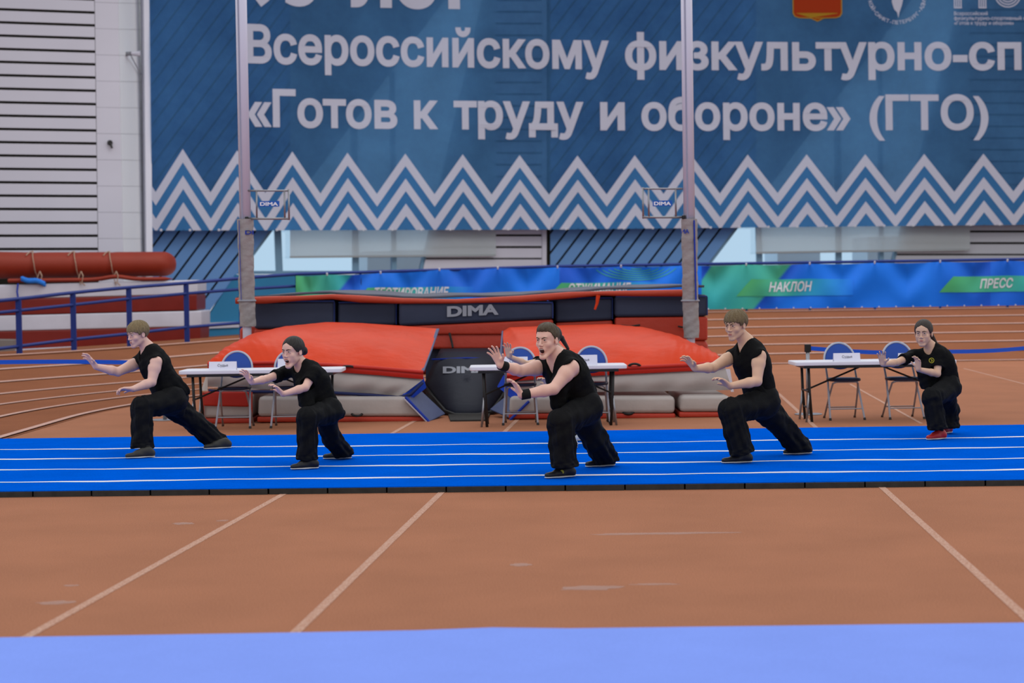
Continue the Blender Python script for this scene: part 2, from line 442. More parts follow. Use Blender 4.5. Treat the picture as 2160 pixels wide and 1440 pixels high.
window('window_1', bnd1, sl1, 578, ((590, 14), (751, 13), (832, 10)), 3)
window('window_2', bnd2, sl2, 566, ((1603, 12), (1770, 12), (1860, 9)), 3)
# far buildings seen hazily through the panes: pale screens of a tent hall outside
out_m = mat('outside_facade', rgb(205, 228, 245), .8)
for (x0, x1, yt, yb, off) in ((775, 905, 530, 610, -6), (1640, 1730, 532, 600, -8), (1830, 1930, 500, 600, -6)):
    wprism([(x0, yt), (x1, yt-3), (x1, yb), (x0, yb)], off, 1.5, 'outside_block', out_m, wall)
# roller blinds
def mesh_cloth(name, col, alpha, trans=.3, attr=False, var=0, vs=.35):
    m = bpy.data.materials.new(name); m.use_nodes = True; nt = m.node_tree; nt.nodes.clear(); N = nt.nodes; L = nt.links
    o = N.new('ShaderNodeOutputMaterial'); mx = N.new('ShaderNodeMixShader'); tr = N.new('ShaderNodeBsdfTransparent')
    if 'banner' in name: tr.inputs[0].default_value = (.55, .8, 1, 1)
    d = N.new('ShaderNodeBsdfDiffuse'); t2 = N.new('ShaderNodeBsdfTranslucent'); m2 = N.new('ShaderNodeMixShader')
    d.inputs[0].default_value = col; t2.inputs[0].default_value = col; m2.inputs[0].default_value = trans; mx.inputs[0].default_value = alpha
    if var:
        tc = N.new('ShaderNodeTexCoord'); n = N.new('ShaderNodeTexNoise'); n.inputs['Scale'].default_value = vs; n.inputs['Detail'].default_value = 8; n.inputs['Roughness'].default_value = .7
        L.new(tc.outputs['Object'], n.inputs['Vector'])
        cr = N.new('ShaderNodeValToRGB'); cr.color_ramp.elements[0].position = .35; cr.color_ramp.elements[1].position = .7
        c = col; cr.color_ramp.elements[0].color = (c[0]*(1-var), c[1]*(1-var), c[2]*(1-var), 1); cr.color_ramp.elements[1].color = (c[0]*(1+var), c[1]*(1+var*1.1), c[2]*(1+var*.8), 1)
        L.new(n.outputs['Fac'], cr.inputs[0]); L.new(cr.outputs[0], d.inputs[0]); L.new(cr.outputs[0], t2.inputs[0])
    L.new(d.outputs[0], m2.inputs[1]); L.new(t2.outputs[0], m2.inputs[2])
    L.new(tr.outputs[0], mx.inputs[1]); L.new(m2.outputs[0], mx.inputs[2]); L.new(mx.outputs[0], o.inputs[0])
    MATS[name] = m; return m
blind_m = mesh_cloth('blind_cloth', rgb(222, 228, 230), .62, .5)
bar_m = mat('blind_bar', rgb(150, 155, 158), .5)
for (x0, x1, yl, yr, lab) in ((612, 1046, 541, 537, 'pale grey roller blind on the left window, its hem above the railing'), (1595, 2046, 532, 525, 'pale grey roller blind on the right window, reaching over the grey slats')):
    e = empty('roller_blind', tuple(PW((x0+x1)/2, (yl+yr)/2, .2)), lab, 'blind', 'roller blinds under the big banner')
    wprism([(x0, YT), (x1, YT), (x1, yr), (x0, yl)], .2, .01, 'cloth', blind_m, e)
    wprism([(x0, yl-1), (x1, yr-1), (x1, yr+3), (x0, yl+3)], .22, .04, 'bottom_bar', bar_m, e)

# left wall block (nearer, white slats), its grey return face and the white trim
LA = Vector((-1080/FPX*43.0, 43.0, 0)); LB = Vector(((254-1080)/FPX*43.9, 43.9, 0))
def PL(px, py, off=0.0):
    d = (LB-LA).normalized(); n = Vector((d.y, -d.x, 0)); r = ray(px, py); o = LA+n*off
    return CAM+r*((o-CAM).dot(n)/r.dot(n))
nL = (LB-LA).normalized(); nL = Vector((nL.y, -nL.x, 0))
lw = empty('wall_left', (-12, 43.5, 0)); lw['kind'] = 'structure'
def lprism(poly, off, thick, name, m): return MB().prism([PL(x, y, off) for x, y in poly], -nL*thick).build(name, m, lw)
XR = lambda y: 254+(y-250)*.019
lprism([(-800, -180), (XR(-180)-1, -180), (XR(760)-1, 760), (-800, 760)], 0, .3, 'backing', dark_gap)
ys = [23-27.9*k for k in range(7, 0, -1)]+[23, 50.3, 78, 106, 133, 161, 189, 217.5, 245.5, 273.5, 301, 329, 357, 385, 413, 441, 469.5, 497, 525, 553, 581]
def slope(y): return .036*(497-y)/474
def xe(y): return 199+(y)*.014
def SY(y, x): return y+slope(y)*(x-100)
for a, b in zip(ys[:-1], ys[1:]):
    lprism([(-800, SY(a+2.8, -800)), (xe(a), SY(a+2.8, xe(a))), (xe(b), SY(b-2.8, xe(b))), (-800, SY(b-2.8, -800))], .04, .035, 'slat', white_m)
for k in range(-2, 11):
    a = 1+k*55.8; b = a+55.3
    lprism([(xe(a)+1, SY(a, 200)), (XR(a), SY(a, 250)), (XR(b), SY(b, 250)), (xe(b)+1, SY(b, 200))], .045, .04, 'panel', white_m)
# return face
bk = [PL(254, -180, -.03), PL(254, 760, -.03)]
RB = Vector(((311-1080)/FPX*47.2, 47.2, 0))
def PR(px, py, base=0.0):
    a = PL(254, 300, .04); a.z = 0; d = (RB-a).normalized(); n = Vector((-d.y, d.x, 0)); n = n if n.x > 0 else -n
    r = ray(px, py); return CAM+r*((a+n*base-CAM).dot(n)/r.dot(n)), n
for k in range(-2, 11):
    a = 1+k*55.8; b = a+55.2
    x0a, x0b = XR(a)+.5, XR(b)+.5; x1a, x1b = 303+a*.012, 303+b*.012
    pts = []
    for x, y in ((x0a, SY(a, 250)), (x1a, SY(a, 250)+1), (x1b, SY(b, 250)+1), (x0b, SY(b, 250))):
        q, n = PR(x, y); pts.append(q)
    MB().prism(pts, -n*.05).build('panel', mat('pilaster_lightened', rgb(236, 238, 242), .6), lw)  # paler than the wall white, colour making up for weak light on this face
_rb = [PR(XR(-180)+1, -178, -.06)[0], PR(301, -176, -.06)[0], PR(311, 758, -.06)[0], PR(XR(760)+1, 756, -.06)[0]]
MB().prism(_rb, (-.15, 0, 0)).build('return_backing', grey_w, lw)
wprism([(299, -420), (312, -420), (324, 740), (311, 740)], .62, .6, 'trim_1', mat('white_trim', rgb(228, 228, 240), .5), None)
bpy.data.objects['trim_1']['kind'] = 'structure'
# small wall lamp arm and knob on the left block
e = empty('wall_lamp', tuple(PR(268, 114)[0]), 'small pale lamp on an angled arm, on the grey pilaster left of the banner', 'lamp')
q, n = PR(266, 114); MB().tube([q, q+n*.15+Vector((0, -.1, 0))], [.06, .05], 10).build('bracket', chrome, e)
MB().tube([q+n*.15+Vector((0, -.1, 0)), q+n*.38+Vector((0, -.1, -.01))], [.035, .07], 10).build('lamp_head', white_m, e)
q2, n = PR(297, 157, .05); MB().tube([q+n*.1, q2], .018, 6).build('arm', grey_w, e)
q = PL(232, 301, .05); mb = MB(); mb.tube([q, q+nL*.08], [.07, .05], 10); mb.tube([q+nL*.05, q+nL*.07+Vector((.04, 0, -.14))], .03, 6)
o = mb.build('wall_socket', black_m, origin=tuple(q)); tag(o, 'small dark socket knob on the white wall panel', 'fixture')

# ------------------------------------------------------------------ the big printed banner
ban_m = mesh_cloth('banner_print', rgb(74, 120, 170), .72, .35, var=.22, vs=.5)
ban_w = mesh_cloth('banner_white_print', rgb(214, 214, 230), .90, .15)
ban_l = mesh_cloth('banner_light_band', rgb(80, 142, 200), .78, .30, var=.08, vs=.5)
def bx(x, y): return x+(y-484)*.0125
yb_tab = [(300, 486), (320, 486), (700, 485.5), (1160, 484), (1500, 480.5), (1800, 477.5), (2160, 474), (2400, 471)]
yp_tab = [(300, 313), (387, 314), (735, 322), (1098, 327), (1220, 328), (1580, 326), (2076, 324), (2400, 323)]
def wave(x, y): return .03*math.sin(x*.021+y*.006)+.02*math.sin(x*.05-y*.011)+.012*math.sin(y*.04+x*.01)
def PB(x, y, o=0.0): return PW(bx(x, y), y, .62+wave(x, y)+o)
ban = empty('banner', tuple(PW(1100, 484, .62)), 'huge blue hanging banner with white Cyrillic lettering and zigzag bands', 'banner')
mb = MB(); mb.grid(150, 30, lambda u, v: PB(321+u*1990, -120+v*(interp(321+u*1990, yb_tab)+120)))
mb.build('cloth', ban_m, ban, smooth=True)
def vy(x, v): return interp(x, yp_tab)+v*(interp(x, yb_tab)-interp(x, yp_tab))
pk = [271, 387.5, 502.5, 618.7, 735, 857, 978, 1098, 1220, 1341, 1460, 1579, 1703.5, 1827, 1951.5, 2076.4, 2201, 2326]
AM, THK, OF = .53, .165, .327
zig = []
for i in range(len(pk)-1):
    m_ = (pk[i]+pk[i+1])/2; zig.append((pk[i], m_, 0)); zig.append((m_, pk[i+1], 1))
def band(t0, t1, name, m, off):
    for i in range(len(zig)//2+1):   # one chevron (valley - peak - valley) per part
        halves = zig[max(0, 2*i-1):2*i+1] if i < len(zig)//2 else zig[2*i-1:]
        mb = MB(); seen = {}
        for (xa, xb, up) in halves:
            a = t0+(AM if up else 0); b = t0+(0 if up else AM); NS = 4
            poly = [(xa, a), (xb, b), (xb, b+t1-t0), (xa, a+t1-t0)]
            poly = clip(clip(clip(poly, 0, -1, 1.0), 1, 0, -321.5), -1, 0, 2311)
            if len(poly) < 3: continue
            x_0, x_1 = min(p[0] for p in poly), max(p[0] for p in poly)
            for k in range(NS):
                pp = clip(clip(poly, 1, 0, -(x_0+(x_1-x_0)*k/NS)), -1, 0, x_0+(x_1-x_0)*(k+1)/NS); f = []
                for x, v in pp:
                    key = (round(x, 2), round(v, 3))
                    if key not in seen: seen[key] = len(mb.v); mb.v.append(tuple(PB(x, vy(x, v), off)))
                    if not f or (f[-1] != seen[key] and f[0] != seen[key]): f.append(seen[key])
                if len(f) > 2: mb.f.append(tuple(f))
        if mb.f: mb.build(name, m, ban)
for k in range(3):
    band(k*OF+THK, (k+1)*OF, 'light_blue_chevron', ban_l, .012)
    band(k*OF, k*OF+THK, 'white_chevron', ban_w, .018)
b1 = lambda x: interp(x, [(525, 130), (600, 132), (933, 138.5), (1289, 144), (1700, 146), (2159, 144.6), (2400, 143)])
c1 = lambda x: interp(x, [(525, 77), (2159, 71)])
b2 = lambda x: interp(x, [(525, 264), (580, 265), (830, 269), (1290, 272), (1670, 272.5), (2088, 271)])
c2 = lambda x: interp(x, [(525, 75), (2088, 69)])
TW = lambda x, y: PB(x, y, .02)
for s, x0, x1, b_, c_ in (('Всероссийскому', 525, 1289, b1, c1), ('физкультурно-сп', 1323, 2159, b1, c1), ('ор', 2166, 2270, b1, c1),
                          ('«Готов', 525, 841, b2, c2), ('к', 876, 927, b2, c2), ('труду', 960, 1234, b2, c2), ('и', 1269, 1321, b2, c2),
                          ('обороне»', 1356, 1797, b2, c2), ('(ГТО)', 1837, 2088, b2, c2)):
    text_px(s, x0, x1, b_, c_, TW, offset=.030, spacing=1.05).build('lettering', ban_w, ban)
top_b = lambda x: interp(x, [(540, 6), (1000, 14)])
text_px('95', 530, 676, top_b, lambda x: 118, TW, offset=.03).build('lettering', ban_w, ban)
text_px('лет', 746, 1004, top_b, lambda x: 118, TW, offset=.035).build('lettering', ban_w, ban)
sm = lambda c: (lambda x: c)
for s, x0, x1, y in (('Всероссийский', 2018, 2089, 32), ('физкультурно-спортивный комплекс', 2018, 2216, 42), ('«Готов к труду и обороне»', 2018, 2144, 52)):
    text_px(s, x0, x1, sm(y), sm(7.6), TW, offset=.012).build('small_lettering', ban_w, ban)
# striped pillars and ring of the sports-complex mark
mb = MB()
for xg in (2018, 2070):
    for k in range(4):
        x = xg+k*4.6; mb.add([TW(x, -40), TW(x+2.6, -40), TW(x+2.6, 16), TW(x, 16)], [(0, 1, 2, 3)])
    mb.add([TW(xg, 15), TW(xg+17, 15), TW(xg+17, 17.5), TW(xg, 17.5)], [(0, 1, 2, 3)])
for r in (28, 22.5, 17, 11.5):
    for k in range(30):
        a, b = 2*math.pi*k/30, 2*math.pi*(k+1)/30
        mb.add([TW(2132+q*math.cos(t), -12+q*math.sin(t)) for q, t in ((r, a), (r, b), (r-2.6, b), (r-2.6, a))], [(0, 1, 2, 3)])
mb.build('striped_emblem', ban_w, ban, kind='stuff')
# ring of lettering with a figure
mb = MB()
def ring(s, a0, a1, R, cx, cy, size):
    n = len(s)
    for i, ch in enumerate(s):
        if ch == ' ': continue
        a = math.radians(a0+(a1-a0)*(i+.5)/n)
        v, f = text2d(ch, .012); w_ = max(q[0] for q in v)+min(q[0] for q in v)
        bx_, by_ = cx+R*math.cos(a), cy+R*math.sin(a)
        tx, ty = math.sin(a), -math.cos(a); ux, uy = -math.cos(a), -math.sin(a)
        mb.add([TW(bx_+((q[0]-w_/2)*tx+(q[1])*ux)*size, by_+((q[0]-w_/2)*ty+(q[1])*uy)*size) for q in v], f)
ring('КОЙ•САНКТ-ПЕТЕРБУРГ•АДМ', 168, 12, 62, 1898, -11, 7.6)
mb.build('ring_lettering', ban_w, ban, kind='stuff')
mb = MB()
fig = [(1890, -30), (1905, -30), (1912, -6), (1908, 12), (1903, 26), (1900.5, 38), (1898, 26), (1892, 20), (1887, 4), (1889, -10)]
mb.add([TW(x, y) for x, y in fig], [tuple(range(len(fig)))]); mb.build('emblem_figure', ban_w, ban)
# red shield
sh_red = mesh_cloth('shield_red', rgb(176, 62, 34), .9, .2); sh_yel = mesh_cloth('shield_yellow', rgb(190, 150, 50), .92, .2)
def shield(g, m, o, name):
    pts = [(1680-g, -60), (1780+g, -60), (1780+g, 26+g), (1777+g*.5, 33+g), (1769, 36+g), (1744, 37+g), (1730, 43+g*1.3), (1716, 37+g), (1691, 36+g), (1683-g*.5, 33+g), (1680-g, 26+g)]
    mb = MB(); mb.add([PB(x, y, o) for x, y in pts], [tuple(range(len(pts)))]); mb.build(name, m, ban)
shield(2.2, sh_yel, .018, 'shield_border'); shield(0, sh_red, .026, 'shield_field')
mb = MB()
def bar2(a, b, w_, o=.034):
    d = Vector((b[0]-a[0], b[1]-a[1])).normalized(); n = Vector((-d.y, d.x))*w_/2
    mb.add([PB(x, y, o) for x, y in ((a[0]-n.x, a[1]-n.y), (b[0]-n.x, b[1]-n.y), (b[0]+n.x, b[1]+n.y), (a[0]+n.x, a[1]+n.y))], [(0, 1, 2, 3)])
bar2((1697, 11), (1716, -14), 4.5); bar2((1693, 6), (1703, 14), 4); bar2((1765, 13), (1745, -14), 4.5); bar2((1757, 12), (1763, 2), 3.5); bar2((1752, 6), (1768, 9), 3.5)
mb.build('crossed_anchors', ban_w, ban)
mb = MB(); bar2((1729.5, -40), (1729.5, 28), 3.6)
for y in (-8, 0, 8, 16): bar2((1726, y), (1733, y), 2.5)
mb.build('sceptre', sh_yel, ban)
mb = MB()
for k in range(31):
    x = 340+k*61; y = interp(x, yb_tab); p = PB(x, y-1, .03); mb.tube([p, p+Vector((0, -.02, 0))], .035, 8)
mb.build('eyelet_row', print_w, ban, kind='stuff')
mb = MB(); 
for k in range(10):
    pass
# ------------------------------------------------------------------ blue railing round the outside of the track
RR = 19.3
def th_at(px, R=RR):  # angle on the circle (or straight) seen at column px
    k = (px-1080)/FPX
    if True:
        # far intersection of the sight line X=kY with the circle
        a = 1+k*k; b = -2*(CX*k+CY); c = CX*CX+CY*CY-R*R
        Y = (-b+math.sqrt(b*b-4*a*c))/(2*a); X = k*Y
        if X > CX: return None, (k*(CY+R), CY+R)
        return math.atan2(Y-CY, X-CX), (X, Y)
def FY(px):  # depth of the railing at column px
    return th_at(px)[1][1]
rail_top = [(-60, 640), (0, 634), (38, 630.5), (153, 617), (271, 606), (392, 597), (505, 587), (620, 578), (803, 573), (1176, 561.5), (1500, 556.5), (1840, 551.5), (2160, 546.5), (2400, 543)]
rail_mid = [(-60, 664), (0, 659), (153, 643), (271, 630), (392, 619), (505, 610), (645, 602)]
rail_low = [(-60, 742), (0, 735), (153, 716), (271, 704), (392, 690), (505, 681), (620, 674)]
def RP(px, py, o=0.0): return P(px, py, FY(px)-o)
rl = empty('railing', tuple(RP(392, 700)), 'blue painted steel railing round the outer edge of the running track', 'railing')
def rail(tab, r, name, x1):
    xs = list(np.linspace(tab[0][0], x1, 40)); MB().tube([RP(x, interp(x, tab)) for x in xs], r, 8).build(name, navy_rail, rl, smooth=True)
rail(rail_top, .035, 'top_rail', 2390); rail(rail_mid, .032, 'middle_rail', 645); rail(rail_low, .032, 'bottom_rail', 515)
for x in (38, 153, 271, 392, 508, 625, 760, 900, 1040, 1176, 1310, 1440, 1574, 1708, 1845, 1983, 2125):
    t = RP(x, interp(x, rail_top)); th, (X, Y) = th_at(x)
    zb = bank(RR, th if th is not None else math.pi/2)
    MB().box((t.x, t.y+.02, (t.z+zb)/2), (.10 if x < 520 else .05, .06, t.z-zb+.02)).build('post', navy_rail, rl)

# ------------------------------------------------------------------ printed fence banner hung on the railing
fb_top = [(624, 581), (803, 575.5), (961, 567), (1176, 563.5), (1500, 559), (1840, 554), (2160, 549), (2400, 546)]
fb_bot = [(624, 672), (803, 665), (1176, 657), (1500, 652.5), (1840, 648.5), (2160, 644), (2400, 641)]
pins = [620, 690, 803, 927, 1050, 1176, 1310, 1440, 1574, 1708, 1845, 1983, 2125, 2270, 2400]
def fold(x, v):
    i = max(0, min(len(pins)-2, sum(1 for p in pins if p <= x)-1)); a, b = pins[i], pins[i+1]; t = (x-a)/(b-a)
    s = abs(2*t-1)  # 1 at pins
    d = .055*math.cos(7*(v*(1.1-.5*s)+.9*s))*min(1, .35+(1-s))*math.exp(-1.0*v)
    d += .05*math.exp(-((1-s)*5)**2/(.05+v*2.2))*math.exp(-1.5*v)
    d += .018*math.sin(x*.031+v*5)+.01*math.sin(x*.083-v*3)
    return d
def sag(x, v):
    i = max(0, min(len(pins)-2, sum(1 for p in pins if p <= x)-1)); a, b = pins[i], pins[i+1]; t = (x-a)/(b-a)
    return 2.0*math.sin(math.pi*t)*(1-v)
def FB(x, y, o=0.0):
    a, b = interp(x, fb_top), interp(x, fb_bot); v = (y-a)/(b-a)
    return P(x, y+sag(x, v), FY(x)-.07-fold(x, v)-o)
fbn = empty('fence_banner', tuple(FB(1500, 650)), 'long blue and green printed banner with exercise names, tied to the railing', 'banner')
mb = MB(); NU, NV = 880, 22
mb.grid(NU, NV, lambda u, v: (lambda x: FB(x, interp(x, fb_top)+v*(interp(x, fb_bot)-interp(x, fb_top))))(624+u*1770))
print_m = mat('fence_print', (1, 1, 1, 1), .42, attr='ink', bump=.15, bscale=8)
fo = mb.build('cloth', print_m, fbn, smooth=True)
ca = fo.data.color_attributes.new('ink', 'FLOAT_COLOR', 'POINT')
def mixc(a, b, t): t = max(0, min(1, t)); return tuple(a[i]*(1-t)+b[i]*t for i in range(3))
BL = rgb(6, 112, 228)[:3]; BL2 = rgb(10, 74, 190)[:3]; GR = rgb(72, 166, 106)[:3]; TE = rgb(40, 160, 172)[:3]; CY_ = rgb(20, 130, 200)[:3]
def ink(x, v):
    c = BL
    if x < 760:
        d = (x-(742-v*70))/6; t = (x-624)/110; g = mixc(GR, TE, t); c = mixc(g, BL2, d+.5)
        if x > 742-v*70: c = mixc(c, BL, (x-742+v*70)/70)
    elif x < 1480-0:
        c = mixc(BL, BL2, .45+.45*math.sin(x*.012+v*1.2)) if x > 1180 else mixc(BL, BL2, .25+.25*math.sin(x*.02+v*3))
        L_ = 1500-v*26; c = mixc(c, TE, (x-L_)/4+.5) if x > 1440 else c
    elif x < 1760:
        L_ = 1500-v*60; R_ = 1668-v*78
        g = mixc(GR, TE, .35+.5*math.sin((x-1490)*.02+v*2)*.5+v*.4); d1 = (x-L_)/3+.5; d2 = (x-R_)/5+.5
        c = mixc(mixc(BL2, g, d1), mixc(BL2, BL, (x-R_)/60), d2)
    else:
        c = mixc(BL, BL2, (x-1960)/120*.8 if x < 2090 else .5)
    return (*c, 1)
cols = []
for j in range(NV+1):
    for i in range(NU+1): cols += ink(624+1770*i/NU, j/NV)
ca.data.foreach_set('color', cols)
green_p = mat('print_green', rgb(66, 152, 90), .5); teal_p = mat('print_teal', rgb(30, 128, 160), .5)
def para(x0, x1, yt, yb_, lean, name='green_arrow'):
    mb = MB(); n = 46; me_cols = []
    yt_ = yt if callable(yt) else (lambda x: yt); yb2 = yb_ if callable(yb_) else (lambda x: yb_)
    for k in range(n+1):
        t = k/n
        for j in range(4):
            s = j/3; x = x0+lean*(1-s)+(x1-x0-lean*(1-s))*t; y = yt_(x)+(yb2(x)-yt_(x))*s
            mb.v.append(tuple(FB(x, y, .012)))
            me_cols += (*mixc(mixc(GR, TE, t*1.6), ink(x1, .5)[:3], (t-.45)*1.8), 1)
    for k in range(n):
        for j in range(3): a = k*4+j; mb.f.append((a, a+1, a+5, a+4))
    o = mb.build(name, print_m, fbn, smooth=True); c = o.data.color_attributes.new('ink', 'FLOAT_COLOR', 'POINT'); c.data.foreach_set('color', me_cols)
para(1553, 1800, lambda x: 588-(x-1600)*.006, lambda x: 624-(x-1600)*.01, 32)
para(1981, 2380, lambda x: 582-(x-2010)*.01, lambda x: 616-(x-2010)*.012, 30)
para(1150, 1400, lambda x: 596-(x-1180)*.012, lambda x: 631-(x-1200)*.012, 34)
para(745, 1000, lambda x: 606-(x-770)*.014, lambda x: 641-(x-770)*.014, 30)
for s, x0, x1, yb_, cp_ in (('НАКЛОН', 1622, 1713, lambda x: 614-(x-1622)*.01, 20), ('ПРЕСС', 2067, 2137, lambda x: 607-(x-2067)*.02, 19.5),
                           ('ОТЖИМАНИЕ', 1199, 1331, lambda x: 618-(x-1200)*.012, 20.5), ('ТЕСТИРОВАНИЕ', 790, 947, lambda x: 627.5-(x-790)*.014, 20.5)):
    text_px(s, x0, x1, yb_, sm(cp_), lambda x, y: FB(x, y, .024), offset=.02, shear=.22).build('lettering', print_w, fbn)
# bundle of green arcs
mb = MB()
for k in range(8):
    r = 14+k*11
    prev = None
    for j in range(41):
        a = math.pi*j/40; x = 1342+r*math.cos(a)*1.0; y0_ = interp(x, fb_top)+3; y = y0_-14+r*.42*math.sin(a)
        if y < y0_: prev = None; continue
        q = (FB(x, y, .012), FB(x, y+1.6, .012))
        if prev: mb.add([prev[0], q[0], q[1], prev[1]], [(0, 1, 2, 3)])
        prev = q
mb.build('green_arcs', mat('print_lime', rgb(60, 160, 110), .5), fbn, kind='stuff')
mb = MB()
for x in range(630, 2390, 36): p = FB(x, interp(x, fb_bot)-1.5, .01); mb.tube([p, p+Vector((0, -.01, 0))], .018, 6)
for x in pins[1:]: p = FB(x, interp(x, fb_top)+1.5, .01); mb.tube([p, p+Vector((0, -.02, .05))], .02, 6)
mb.build('eyelets', print_w, fbn, kind='stuff')

# ------------------------------------------------------------------ stacked mats and rolled carpet beyond the railing, far left
def ML(px, py, o=0.0):
    Y = 38.2+(px-0)/425*2.6; return P(px, py, Y+o)
def slab(x0, x1, t0, t1, b0, b1, m, name, lab, parent=None, depth=2.0, bevel=.03, cat=None, grp=None, off=0):
    a = [ML(x0, t0, off), ML(x1, t1, off), ML(x1, b1, off), ML(x0, b0, off)]
    d = Vector((-.07, 1, 0)).normalized()*depth
    mb = MB().prism(a, d)
    if parent is None:
        c = ML((x0+x1)/2, b1, off); o = mb.build(name, m, bevel=bevel, origin=tuple(c)); tag(o, lab, cat, grp); return o
    return mb.build(name, m, parent, bevel=bevel)
def striped(x0, x1, top, mid, bot, lab):
    e = empty('crash_mat', tuple(ML((x0+x1)/2, bot[1])), lab, 'mat', 'striped crash mats behind the railing')
    slab(x0, x1, top[0], top[1], mid[0], mid[1], white_pad, 'white_band', None, e)
    slab(x0+.5, x1-2, mid[0], mid[1], bot[0], bot[1], mat('crash_red', rgb(116, 27, 18), .45, var=.08, vscale=2, bump=.4, bscale=4, spec=.3), 'red_band', None, e)
    return e
striped(-60, 425, (667, 655), (700, 688), (748, 716), 'lower white and red striped crash mat of the stack behind the railing')
striped(-60, 417, (602, 590), (633, 620), (667, 654), 'upper white and red striped crash mat, under the rolled red carpet')
mb = MB()
mb.prism([ML(58, 709, -.02), ML(79, 708, -.02), ML(79, 720, -.02), ML(58, 721, -.02)], (0, .02, 0))
o = mb.build('paper_tag', print_w, origin=tuple(ML(68, 715))); tag(o, 'small white paper tag on the lower crash mat', 'tag')
slab(-60, 150, 742, 731, 775, 748, white_pad, 'thin_mat', 'thin white mat edge lying under the crash mat stack', None, .5, .01, 'mat', None, -.35)
# rolled red mat: flattened roll along the stack
rm = empty('rolled_mat', tuple(ML(180, 592)), 'large rolled terracotta red mat tied with string, on the crash mats', 'mat')
def roll(u, v):
    x = -60+u*432; e_ = max(0, (x-345)/27); sh = math.sqrt(max(0, 1-e_*e_)) if e_ > 0 else 1
    ang = 2*math.pi*v; c = ML(x, 558-(x-180)*.008, .45)
    for tx in (75, 164, 237):
        sh *= 1-.035*math.exp(-((x-tx-3*math.cos(ang))/5)**2)
    rz = .285*sh*(1+(.0 if x > 60 else (60-x)*.0008)); ry = .42*sh
    return c+Vector((0, ry*math.cos(ang), rz*math.sin(ang)))
mb = MB(); mb.grid(110, 28, roll); mb.build('roll', brick_red, rm, smooth=True)
def lipf(u, v):
    x = 20+u*345; ang = 2*math.pi*v; c = ML(x, 590-(x-180)*.012-6*math.exp(-((x-245)/30)**2), .02)
    r = .05*(1 if u < .95 else max(.05, (1-u)/.05))
    return c+Vector((0, r*3*math.cos(ang), r*math.sin(ang)))
mb = MB(); mb.grid(60, 10, lipf); mb.build('loose_flap', brick_red, rm, smooth=True)
twine = mat('twine', rgb(170, 140, 120), .8)
for tx, ln in ((76, 8), (163, 6), (237, 6)):
    pts = []
    for k in range(15):
        a = -1.2+(math.pi*1.15)*k/14; c = ML(tx+(8 if a < 0 else 8-a*8), 558, .45)
        pts.append(c+Vector((0, -.45*abs(math.cos(a))-.01, .30*math.sin(a))))
    MB().tube(pts, .012, 5).build('string', twine, rm)
    p0 = ML(tx+8, 572, -.05); mb = MB()
    mb.tube([p0, p0+Vector((.05, -.03, -.1)), p0+Vector((.02, -.03, -.25)), p0+Vector((.09, -.02, -.32))], .014, 5)
    mb.tube([p0, p0+Vector((-.05, -.03, -.14)), p0+Vector((.0, -.03, -.3))], .012, 5)
    mb.build('string_knot', twine, rm)
rope = mat('blue_rope', rgb(40, 120, 215), .7)
mb = MB()
for s_ in (0, 1, 2):
    pts = []
    for k in range(60):
        t = k/59; c = ML(46+t*49, 587+t*11+2*math.sin(t*7), -.12); a = t*34+s_*2.09
        pts.append(c+Vector((0, .035*math.cos(a), .035*math.sin(a))))
    mb.tube(pts, .028, 6)
o = mb.build('rope', rope, origin=tuple(ML(70, 592, -.12)), smooth=True); tag(o, 'bright blue rope lying at the edge of the upper crash mat', 'rope')
mb = MB(); mb.tube([ML(38, 598, -.1), ML(36, 615, -.12), ML(40, 640, -.12)], .02, 6)
o = mb.build('cord', blue_edge, origin=tuple(ML(38, 640, -.12))); tag(o, 'thin dark blue cord hanging over the left end of the white mat', 'cord')
MB().prism([ML(-60, 715, -.5), ML(28, 716, -.5), ML(28, 748, -.5), ML(-60, 752, -.5)], (0, .4, 0)).build('grey_box', mat('grey_plastic', rgb(120, 112, 108), .6), origin=tuple(ML(0, 745, -.5)), bevel=.02)
tag(bpy.data.objects['grey_box'], 'low grey box behind the railing at the left frame edge', 'box')

# ------------------------------------------------------------------ pole vault landing pit
pit = empty('landing_pit', tuple(G(1000, 760)), 'long navy and red landing pit of padded blocks behind the two wedge mats', 'landing pit')
YB = 24.3
def PP(x, y, o=0.0): return P(x, y, YB+o)
# top cover with rolled red edge
def cover(u, v):
    x = 500+u*985; y = interp(x, [(500, 632), (600, 624), (695, 620), (850, 630), (1100, 626), (1265, 613), (1460, 606), (1485, 607)])
    zt = PP(x, y).z
    return Vector((PP(x, y).x, YB-.05+v*5.0, zt+.035+.007*math.sin(x*.04+v*9)+.028*v))
mb = MB(); mb.grid(90, 10, cover)
o = mb.build('top_cover', mat('cover_slate', rgb(84, 86, 100), .6, var=.12, vscale=3, bump=.4, bscale=4), pit, smooth=True, solid=.03)
edge = [(497, 633), (560, 631), (640, 627), (700, 624), (760, 629), (850, 633), (960, 634), (1100, 629), (1200, 621), (1265, 617), (1340, 617), (1470, 616)]
pts = [P(x, y+1.5, YB-.14) for x, y in edge]
rr = [.030+.022*(.5+.5*math.sin(k*1.9)) for k in range(len(pts))]
dens = []; rd = []
for k in range(len(pts)-1):
    for j in range(6):
        t = j/6; dens.append(pts[k].lerp(pts[k+1], t)); rd.append(rr[k]*(1-t)+rr[k+1]*t)
dens.append(pts[-1]); rd.append(rr[-1])
MB().tube(dens, rd, 12).build('rolled_edge', red_mat if False else mat('red_roll', rgb(178, 62, 40), .5, bump=.5, bscale=8), pit, smooth=True)
p = P(1262, 622, YB-.2); MB().tube([p, p+Vector((-.02, 0, -.12)), p+Vector((-.05, -.01, -.2))], [.03, .02, .015], 8).build('strap_end', red_mat, pit)
